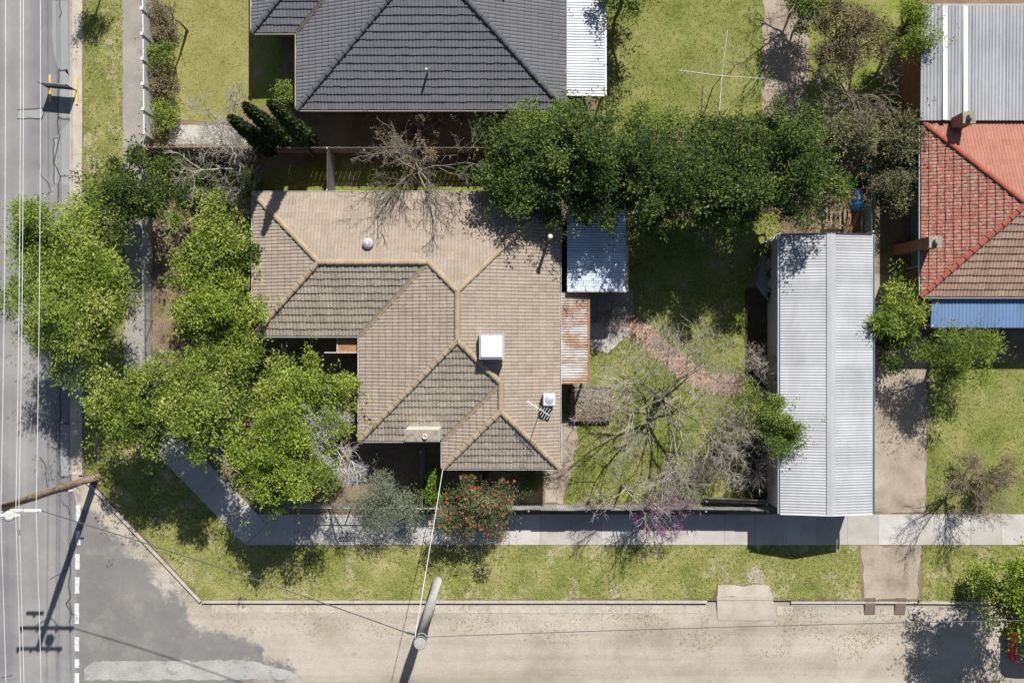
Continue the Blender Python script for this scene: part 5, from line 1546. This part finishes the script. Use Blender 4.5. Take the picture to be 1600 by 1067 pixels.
# --- street and corner trees
leafy('street_tree', 'feathery bright green street tree overhanging the west road', 'tree', W(107, 430, 4.6), 4.6, (2.55, 3.6, 1.7), 110, 0.74, 40, 11, (0.18, 0.05), 'L_bright', seed=1, trunk=0.2, sprig_r=0.12, stray=0.08, lobes=0.5)
leafy('citrus_tree', 'dark glossy leaved tree at the north end of the wire fence', 'tree', W(203, 308, 2.7), 2.7, (2.15, 1.95, 1.5), 46, 0.55, 34, 8, (0.16, 0.07), 'L_citrus', seed=2, trunk=0.12)
leafy('front_tree', 'yellow-green tree between the wire fence and the house, northern of two', 'tree', W(340, 385, 3.0), 3.0, (1.7, 1.75, 1.5), 40, 0.5, 36, 11, (0.125, 0.075), 'L_olive', seed=3, trunk=0.13, extra_twigs=4)
leafy('front_tree', 'yellow-green tree between the wire fence and the house, southern of two', 'tree', W(330, 478, 3.2), 3.2, (1.9, 2.1, 1.5), 56, 0.5, 36, 11, (0.12, 0.07), 'L_yellow', seed=4, trunk=0.14, extra_twigs=3)
leafy('corner_tree', 'corner tree with crown reaching out over the west kerb', 'tree', W(214, 640, 4.3), 4.3, (1.95, 1.75, 1.5), 50, 0.5, 36, 11, (0.12, 0.07), 'L_olive', seed=5, trunk=0.15, extra_twigs=3)
leafy('corner_tree', 'corner tree behind the bend of the wire fence, west of the house', 'tree', W(305, 632, 4.6), 4.6, (2.0, 2.0, 1.6), 62, 0.5, 36, 11, (0.12, 0.07), 'L_olive', seed=6, trunk=0.15, extra_twigs=4, vbias=0.04)
leafy('corner_tree', 'bright corner tree nearest the dark porch notch of the house', 'tree', W(480, 624, 3.5), 3.5, (2.6, 1.85, 1.6), 72, 0.5, 36, 11, (0.12, 0.07), 'L_yellow', seed=7, trunk=0.16, extra_twigs=2)
leafy('corner_tree', 'corner tree spreading over the diagonal footpath', 'tree', W(440, 718, 4.2), 4.2, (2.6, 2.0, 1.6), 78, 0.5, 36, 11, (0.12, 0.07), 'L_yellow', seed=8, trunk=0.16, extra_twigs=2)
leafy('corner_tree', 'thin olive tree filling the gap between front trees and corner trees', 'tree', W(350, 560, 3.3), 3.3, (1.9, 1.3, 1.3), 36, 0.5, 34, 10, (0.12, 0.07), 'L_olive', seed=10, trunk=0.13, extra_twigs=4)
leafy('street_tree', 'yellow-green street tree over the parked red car', 'tree', W(1614, 945, 4.3), 4.3, (2.1, 2.2, 1.9), 60, 0.55, 36, 10, (0.15, 0.08), 'L_yellow', seed=9, trunk=0.17)
# --- dark evergreen screen along the back fence
for i, (x, y, z, rx, ry, sd_, mk, lab) in enumerate((
        (805, 262, 3.6, 1.6, 1.9, 0.0, 'L_dark', 'dark evergreen screen tree hanging over the northeast roof slope'),
        (878, 262, 4.0, 1.9, 2.2, 0.03, 'L_dark', 'dark evergreen screen tree above the house corner and annex'),
        (960, 268, 4.7, 2.3, 2.6, 0.06, 'L_dark', 'dark evergreen screen tree directly behind the pale annex roof'),
        (1062, 275, 4.2, 2.0, 2.2, 0.0, 'L_dark', 'dark evergreen screen tree in the middle of the back lawn edge'),
        (1146, 268, 4.2, 1.9, 2.1, 0.02, 'L_dark', 'dark evergreen screen tree opposite the shady lawn'),
        (1232, 270, 4.2, 1.9, 2.2, 0.10, 'L_dark', 'dark evergreen screen tree nearest the bare back corner'))):
    leafy('screen_tree', lab, 'tree', W(x, y, z), z, (rx, ry, 2.3), 62, 0.56, 40, 9, (0.14, 0.075), mk, seed=20 + i, trunk=0.16, group='evergreen screen along the back fence', vbias=sd_, low=-0.55)
for i, (x, y, z, rx, ry, mk, lab) in enumerate((
        (850, 190, 2.6, 1.9, 0.9, 'L_bush', 'yellow-tinged shrub between charcoal roof and back fence'),
        (1010, 205, 2.6, 1.7, 0.8, 'L_bush', 'green shrub at the foot of the north lawn, west of the hoist'),
        (1110, 212, 2.3, 1.3, 0.6, 'L_dark', 'dark low shrub below the clothes hoist'),
        (1215, 215, 2.3, 1.5, 0.7, 'L_bush', 'green shrub at the end of the gravel side lane'),
        (1330, 218, 1.9, 1.2, 0.6, 'L_dull', 'dull olive shrub beyond the back fence corner'),
        (1402, 215, 1.9, 0.8, 0.9, 'L_dull', 'dull olive shrub touching the corner of the red roof'))):
    leafy('boundary_shrub', lab, 'shrub', W(x, y, z), z, (rx, ry, 1.3), 24, 0.48, 34, 9, (0.11, 0.06), mk, seed=40 + i, trunk=0.07, low=-0.5, vbias=0.08)

# --- shrubs in the south garden
leafy('camellia_bush', 'camellia bush with many red flowers leaning over the footpath', 'bush', W(742, 792, 1.7), 1.7, (1.75, 1.75, 1.1), 46, 0.42, 40, 10, (0.085, 0.05), 'L_camellia', seed=60, trunk=0.08, flower=(160, 0.062, 'petal_red'), low=-0.6)
leafy('olive_shrub', 'grey-green wispy shrub growing through the southern fence', 'shrub', W(604, 790, 1.4), 1.4, (1.65, 1.2, 0.95), 36, 0.42, 34, 10, (0.13, 0.022), 'L_greyg', seed=61, trunk=0.06, low=-0.5)
leafy('garden_shrub', 'small lime green shrub squeezed between olive shrub and camellia', 'shrub', W(672, 764, 1.2), 1.2, (0.42, 0.65, 0.6), 12, 0.26, 28, 9, (0.12, 0.07), 'L_bright', seed=62, trunk=0.04, low=-0.5)
leafy('garden_shrub', 'low dark green shrub under the south gable eave', 'shrub', W(828, 752, 0.8), 0.8, (0.75, 0.55, 0.5), 14, 0.26, 28, 9, (0.09, 0.04), 'L_bush', seed=63, trunk=0.04, low=-0.5)
leafy('garden_shrub', 'leafy weeds and low shrub beneath the citrus and the tangled tree', 'shrub', W(318, 292, 0.6), 0.6, (1.2, 0.8, 0.5), 18, 0.3, 28, 9, (0.10, 0.05), 'L_bush', seed=67, trunk=0.04, low=-0.5)
leafy('garden_shrub', 'low green shrub in the corner by the paling fence end', 'shrub', W(262, 262, 0.7), 0.7, (0.8, 0.6, 0.6), 14, 0.3, 28, 9, (0.10, 0.05), 'L_bush', seed=68, trunk=0.04, low=-0.5)
leafy('garden_shrub', 'dark low shrub at the foot of the street tree by the parked car', 'shrub', W(1524, 915, 0.6), 0.6, (0.7, 0.6, 0.5), 14, 0.28, 28, 9, (0.10, 0.05), 'L_dark', seed=69, trunk=0.04, low=-0.5)
leafy('lilac_bush', 'round green bush growing over the edge of the shed roof', 'bush', W(1214, 672, 2.7), 2.7, (1.0, 1.3, 1.0), 26, 0.36, 34, 10, (0.10, 0.055), 'L_bush', seed=64, trunk=0.07, low=-0.6)
leafy('lilac_bush', 'thin olive bush among bare twigs beside the shed', 'bush', W(1165, 650, 2.0), 2.0, (1.2, 1.3, 0.9), 22, 0.36, 26, 8, (0.08, 0.04), 'L_olive', seed=65, trunk=0.06, low=-0.5, extra_twigs=6)
leafy('garden_shrub', 'small leafy shrub at the foot of the bare northwest tree', 'shrub', W(385, 285, 0.8), 0.8, (0.8, 0.6, 0.6), 12, 0.28, 30, 9, (0.11, 0.05), 'L_bush', seed=66, trunk=0.04, low=-0.5)
# --- neighbours' plants
leafy('round_shrub', 'small round bright shrub in the shaded corner of the charcoal house', 'shrub', W(448, 152, 0.8), 0.8, (0.5, 0.65, 0.55), 14, 0.28, 30, 9, (0.09, 0.05), 'L_bush', seed=70, trunk=0.04, low=-0.5)
leafy('round_shrub', 'big round yellow-green shrub beside the blue awning post', 'shrub', W(1410, 480, 2.2), 2.2, (1.35, 1.5, 1.2), 22, 0.42, 22, 9, (0.2, 0.05), 'L_yellow', seed=71, trunk=0.12, low=-0.5, sprig_r=0.1)
leafy('garden_tree', 'dense olive green tree in front of the blue awning', 'tree', W(1500, 556, 2.6), 2.6, (1.95, 1.3, 1.2), 36, 0.45, 34, 9, (0.14, 0.04), 'L_olive', seed=72, trunk=0.1, low=-0.4)
leafy('garden_shrub', 'dark shrub on the driveway side of the shed, in tree shade', 'shrub', W(1390, 545, 1.2), 1.2, (0.6, 1.2, 0.9), 16, 0.35, 30, 8, (0.12, 0.06), 'L_dark', seed=73, trunk=0.05, low=-0.5)
leafy('garden_shrub', 'pale shrub between the shed and red house, north end', 'shrub', W(1398, 290, 1.9), 1.9, (1.0, 1.2, 0.9), 18, 0.36, 28, 8, (0.10, 0.05), 'L_dull', seed=74, trunk=0.05, low=-0.5, extra_twigs=4)
leafy('flowering_shrub', 'tall pinkish brown flowering shrub in the northeast yard', 'shrub', W(1320, 55, 2.8), 2.8, (2.1, 1.9, 1.4), 40, 0.42, 28, 8, (0.10, 0.06), 'L_brown', seed=75, trunk=0.09, low=-0.4, extra_twigs=6)
leafy('flowering_shrub', 'yellow-green shrub against the white iron roof wing', 'shrub', W(1422, 45, 2.7), 2.7, (1.1, 1.6, 1.2), 24, 0.42, 30, 9, (0.12, 0.05), 'L_yellow', seed=76, trunk=0.08, low=-0.4)
leafy('flowering_shrub', 'dark green shrub at the top of the gravel side lane', 'shrub', W(1262, 20, 1.8), 1.8, (1.0, 1.2, 1.0), 18, 0.4, 30, 9, (0.11, 0.06), 'L_bush', seed=77, trunk=0.06, low=-0.5)
leafy('lawn_tree', 'dark tree shading the north lawn beside the pale carport', 'tree', W(985, -45, 3.4), 3.4, (1.5, 2.0, 1.6), 30, 0.5, 32, 9, (0.13, 0.07), 'L_bush', seed=78, trunk=0.1, low=-0.4)
for i, (x, y, mk, lab) in enumerate(((250, 30, 'L_brown', 'brown bedding shrub behind the white fence, northernmost'), (249, 95, 'L_bush', 'green bedding shrub in the middle of the white fence'), (256, 130, 'L_brown', 'reddish bedding shrub south of the green one behind the white fence'), (258, 178, 'L_olive', 'olive bedding shrub behind the south end of the white fence'))):
    leafy('bedding_shrub', lab, 'shrub', W(x, y, 0.6), 0.6, (0.5, 0.95, 0.5), 16, 0.28, 26, 8, (0.10, 0.05), mk, 'bark_brown', seed=90 + i, trunk=0.03, low=-0.5)
for i, (x, y, lab) in enumerate(((1540, 745, 'twiggy brown shrub on the east lawn near the footpath'),)):
    leafy('lawn_shrub', lab, 'shrub', W(x, y, 1.2), 1.2, (1.5, 1.4, 0.9), 24, 0.4, 24, 8, (0.08, 0.05), 'L_brown', 'bark_brown', seed=96 + i, trunk=0.05, low=-0.5, extra_twigs=10)

# --- pencil pines
for i, (x, y, h, lab) in enumerate(((428, 238, 7.0, 'dark pencil pine, westernmost of the three by the front paving'), (452, 226, 7.6, 'dark pencil pine, middle of the three by the front paving'), (488, 226, 8.0, 'dark pencil pine, tallest and nearest the charcoal house'))):
    rn = np.random.default_rng(100 + i); b_ = G(x, y)
    t_ = thing('pencil_pine', lab, 'tree', b_, 'pencil pines by the front paving')
    mb = MB(); mb.tube([(b_.x, b_.y, -0.05), (b_.x, b_.y, h * 0.9)], [0.09, 0.03], 8); mb.build('trunk', M['bark'], t_)
    n = 9000; z = rn.uniform(0.04, 1, n); r = 0.37 * np.minimum(1, z * 5 + 0.3) * (1 - z) ** 0.55 * rn.uniform(0.72, 1.08, n) * (1 + 0.12 * np.sin(z * 31))
    a = rn.uniform(0, 6.283, n)
    C = np.column_stack([b_.x + np.cos(a) * r, b_.y + np.sin(a) * r, 0.1 + z * (h - 0.1)])
    D = np.column_stack([np.cos(a) * 0.5, np.sin(a) * 0.5, np.full(n, 1.0)]) + rn.normal(size=(n, 3)) * 0.25
    link('crown', leaves_mesh('crown', C, D, rn.uniform(0.12, 0.28, n), rn.uniform(0.04, 0.08, n), np.clip(0.4 + rn.normal(size=n) * 0.22, 0, 1), 0.1, rn), M['L_pine'], t_)

# --- bare trees
bare('bare_tree', 'large leafless tree with wide grey lichened branches in the back yard', 'tree', G(1028, 622),
     [(1, 1.7, 0.22, 0, 0.05), (7, 2.9, 0.065, 56, 0.10), (6, 2.3, 0.032, 42, 0.11), (5, 1.35, 0.0165, 42, 0.14), (4, 0.85, 0.0105, 40, 0.16), (3, 0.5, 0.008, 40, 0.17)], 'bark_pale', seed=41, lean=(0.06, 0.0), limb_mat='bark_grey')
bare('bare_tree', 'leafless tree with russet twig tips behind the north roof slope', 'tree', G(660, 258),
     [(1, 1.9, 0.11, 0, 0.05), (8, 3.0, 0.05, 40, 0.09), (6, 1.8, 0.022, 36, 0.12), (5, 1.0, 0.012, 36, 0.15), (3, 0.5, 0.008, 38, 0.18)], 'bark_grey', seed=13, lean=(0.0, -0.42), sparse_leaf=(500, 0.08, 'L_brown', 0.05))
bare('bare_tree', 'tangled leafless tree in the northwest corner of the front garden', 'tree', G(390, 268),
     [(1, 0.8, 0.13, 0, 0.05), (10, 2.5, 0.06, 60, 0.13), (7, 1.5, 0.028, 50, 0.15), (6, 0.95, 0.014, 45, 0.18), (5, 0.5, 0.009, 45, 0.2)], 'bark_pale', seed=14, lean=(-0.35, 0.05))
bare('dead_shrub', 'silvery dead shrub standing against the yellow-green corner trees', 'shrub', G(536, 674),
     [(1, 2.6, 0.07, 0, 0.05), (9, 1.7, 0.034, 45, 0.13), (7, 0.95, 0.019, 45, 0.16), (6, 0.55, 0.011, 45, 0.18), (4, 0.32, 0.007, 45, 0.2)], 'bark_white', seed=15, lean=(-0.15, -0.1))
bare('dead_shrub', 'brown dead shrub in the shade south of the house notch', 'shrub', G(592, 712),
     [(1, 0.4, 0.04, 0, 0.05), (8, 0.8, 0.02, 50, 0.15), (6, 0.5, 0.010, 45, 0.18), (5, 0.3, 0.006, 45, 0.2)], 'bark_brown', seed=16)
bare('dead_shrub', 'tangle of bare twigs in the garden bed beside the shed', 'shrub', G(1180, 585),
     [(1, 0.35, 0.05, 0, 0.05), (10, 1.3, 0.026, 55, 0.12), (7, 0.8, 0.014, 45, 0.16), (6, 0.5, 0.008, 45, 0.18), (4, 0.3, 0.008, 45, 0.2)], 'bark_pale', seed=17)
bare('dead_shrub', 'broad bare shrub between the lawn and the shed south end', 'shrub', G(1150, 690),
     [(1, 0.5, 0.06, 0, 0.05), (10, 1.9, 0.03, 52, 0.10), (7, 1.1, 0.016, 42, 0.14), (6, 0.65, 0.009, 40, 0.17), (4, 0.35, 0.008, 42, 0.2)], 'bark_pale', seed=18)
bare('dead_shrub', 'low dry brown shrub against the southern fence', 'shrub', G(1060, 762),
     [(1, 0.3, 0.05, 0, 0.05), (10, 1.1, 0.024, 55, 0.13), (7, 0.7, 0.013, 45, 0.16), (6, 0.45, 0.007, 42, 0.18), (3, 0.28, 0.008, 42, 0.2)], 'bark_pale', seed=19)
bare('dead_shrub', 'dry shrub at the yard end of the brick path', 'shrub', G(952, 492),
     [(1, 0.3, 0.04, 0, 0.05), (7, 0.8, 0.018, 50, 0.13), (5, 0.5, 0.010, 45, 0.16), (4, 0.3, 0.006, 42, 0.18)], 'bark_red', seed=30)
bare('blossom_tree', 'small tree in magenta blossom leaning over the southern footpath', 'tree', G(1015, 775),
     [(1, 1.2, 0.06, 0, 0.05), (6, 1.3, 0.026, 45, 0.12), (5, 0.8, 0.013, 42, 0.16), (5, 0.45, 0.007, 42, 0.18), (3, 0.25, 0.005, 40, 0.2)], 'bark_grey', seed=31, lean=(0.2, -0.65), blossom=(2600, 0.05, 'petal_pink', 0.035))
bare('bare_tree', 'slender leafless tree against the southern fence, west of the magenta blossom', 'tree', G(972, 758),
     [(1, 1.9, 0.07, 0, 0.05), (7, 1.9, 0.034, 42, 0.10), (5, 1.2, 0.018, 38, 0.13), (4, 0.7, 0.0105, 38, 0.16), (3, 0.4, 0.008, 38, 0.18)], 'bark_pale', seed=50, lean=(-0.05, -0.1))
bare('scrub_tree', 'scraggly russet scrub in the bare corner behind the shed', 'shrub', G(1316, 300),
     [(1, 0.5, 0.05, 0, 0.05), (8, 1.6, 0.024, 52, 0.14), (5, 0.9, 0.012, 45, 0.17), (4, 0.5, 0.007, 45, 0.2)], 'bark_red', seed=32, sparse_leaf=(900, 0.10, 'L_brown', 0.08))
bare('bare_tree', 'leafless grey shrub tree north of the red roof', 'tree', G(1318, 158),
     [(1, 0.9, 0.10, 0, 0.05), (10, 2.3, 0.05, 55, 0.12), (7, 1.3, 0.026, 45, 0.15), (6, 0.75, 0.014, 42, 0.18), (3, 0.4, 0.01, 42, 0.2)], 'bark_grey', seed=33)
bare('bare_tree', 'leafless tree with yellowish tips between charcoal roof and back fence', 'tree', G(660, 212),
     [(1, 0.8, 0.08, 0, 0.05), (8, 1.7, 0.035, 52, 0.12), (6, 1.0, 0.017, 45, 0.16), (5, 0.55, 0.009, 42, 0.18)], 'bark_brown', seed=34, sparse_leaf=(2600, 0.08, 'L_brown', 0.07))
bare('bare_tree', 'leafless young tree on the east lawn casting twig shadows on the footpath', 'tree', G(1490, 742),
     [(1, 1.2, 0.08, 0, 0.05), (7, 2.0, 0.035, 34, 0.09), (6, 1.2, 0.017, 34, 0.13), (5, 0.7, 0.009, 36, 0.16), (3, 0.4, 0.006, 38, 0.2)], 'bark_brown', seed=35)
bare('bare_tree', 'slim leafless tree on the northern front lawn', 'tree', G(292, 48),
     [(1, 2.2, 0.07, 0, 0.04), (5, 1.0, 0.028, 42, 0.12), (4, 0.6, 0.012, 42, 0.16), (4, 0.35, 0.007, 42, 0.2)], 'bark_grey', seed=36)
bare('bare_tree', 'leafless tree overhanging the side lane by the north lawn', 'tree', G(1240, 5),
     [(1, 1.6, 0.10, 0, 0.05), (6, 2.2, 0.05, 42, 0.10), (5, 1.3, 0.022, 40, 0.14), (5, 0.7, 0.011, 40, 0.17), (3, 0.4, 0.007, 40, 0.2)], 'bark_grey', seed=37)
leafy('verge_tree', 'young verge tree at the top of the street, known by its shadow on the kerb', 'tree', G(166, -28), 2.5, (0.7, 0.7, 0.7), 14, 0.24, 26, 8, (0.09, 0.05), 'L_bush', seed=80, trunk=0.05, low=-0.6)
# yucca on the boundary, its spiky shadow falls on the shed roof
yb = G(1352, 500)
yu = thing('yucca_palm', 'spiky yucca rising beside the eastern edge of the shed roof', 'palm', yb)
yb = Vector((x1 + 0.22, W(0, 505, 3).y, 0)); yu.location = yb
mb = MB(); mb.tube([yb, yb + Vector((0.02, 0, 2.7))], [0.10, 0.07], 8); mb.build('trunk', M['bark'], yu)
rn = np.random.default_rng(3); n = 130; D = unit(rn, n); D[:, 2] = np.abs(D[:, 2]) * 1.0 - 0.15
D[:, 0] = D[:, 0] * 0.9
link('crown', leaves_mesh('crown', np.tile(np.array([[yb.x + 0.02, yb.y, 2.75]]), (n, 1)), D, rn.uniform(0.5, 0.8, n), np.full(n, 0.06), rn.uniform(0, 0.7, n), 0.9, rn), M['L_bush'], yu)

# --- potted plants beside the shed
for i, (x, y, r_, mk, lab, plant) in enumerate(M_pots):
    p = G(x, y, 0.03)
    t_ = thing('plant_pot', lab, 'pot', p)
    mb = MB(); mb.lathe(p, [(r_ * 0.7, 0), (r_, 0.36), (r_ * 1.08, 0.38), (r_ * 1.08, 0.42), (r_ * 0.92, 0.42), (r_ * 0.9, 0.36)], 18); mb.build('pot', M[mk], t_, smooth=False)
    mb = MB(); mb.lathe(p + Vector((0, 0, 0.34)), [(r_ * 0.9, 0), (r_ * 0.88, 0.03)], 16); mb.build('potting_soil', M['mulch'], t_)
    if plant:
        rn = np.random.default_rng(200 + i); n = 260; D = unit(rn, n); D[:, 2] = np.abs(D[:, 2]) + 0.1
        C = np.array([[p.x, p.y, 0.42]]) + D * rn.uniform(0.05, 0.42, n)[:, None]
        link('foliage', leaves_mesh('foliage', C, D + rn.normal(size=(n, 3)) * 0.5, rn.uniform(0.09, 0.18, n), rn.uniform(0.03, 0.06, n), rn.uniform(0, 1, n), 0.9, rn), M['L_bush' if i < 2 else 'L_dark'], t_)

# fallen camellia petals and creepers under the trees
litter('fallen_petals', 'red camellia petals fallen on the footpath and verge', [[(660, 805), (815, 805), (830, 880), (640, 875)]], 1.6, 0.07, M['petal_red'], 77, 0.05, 'petals')
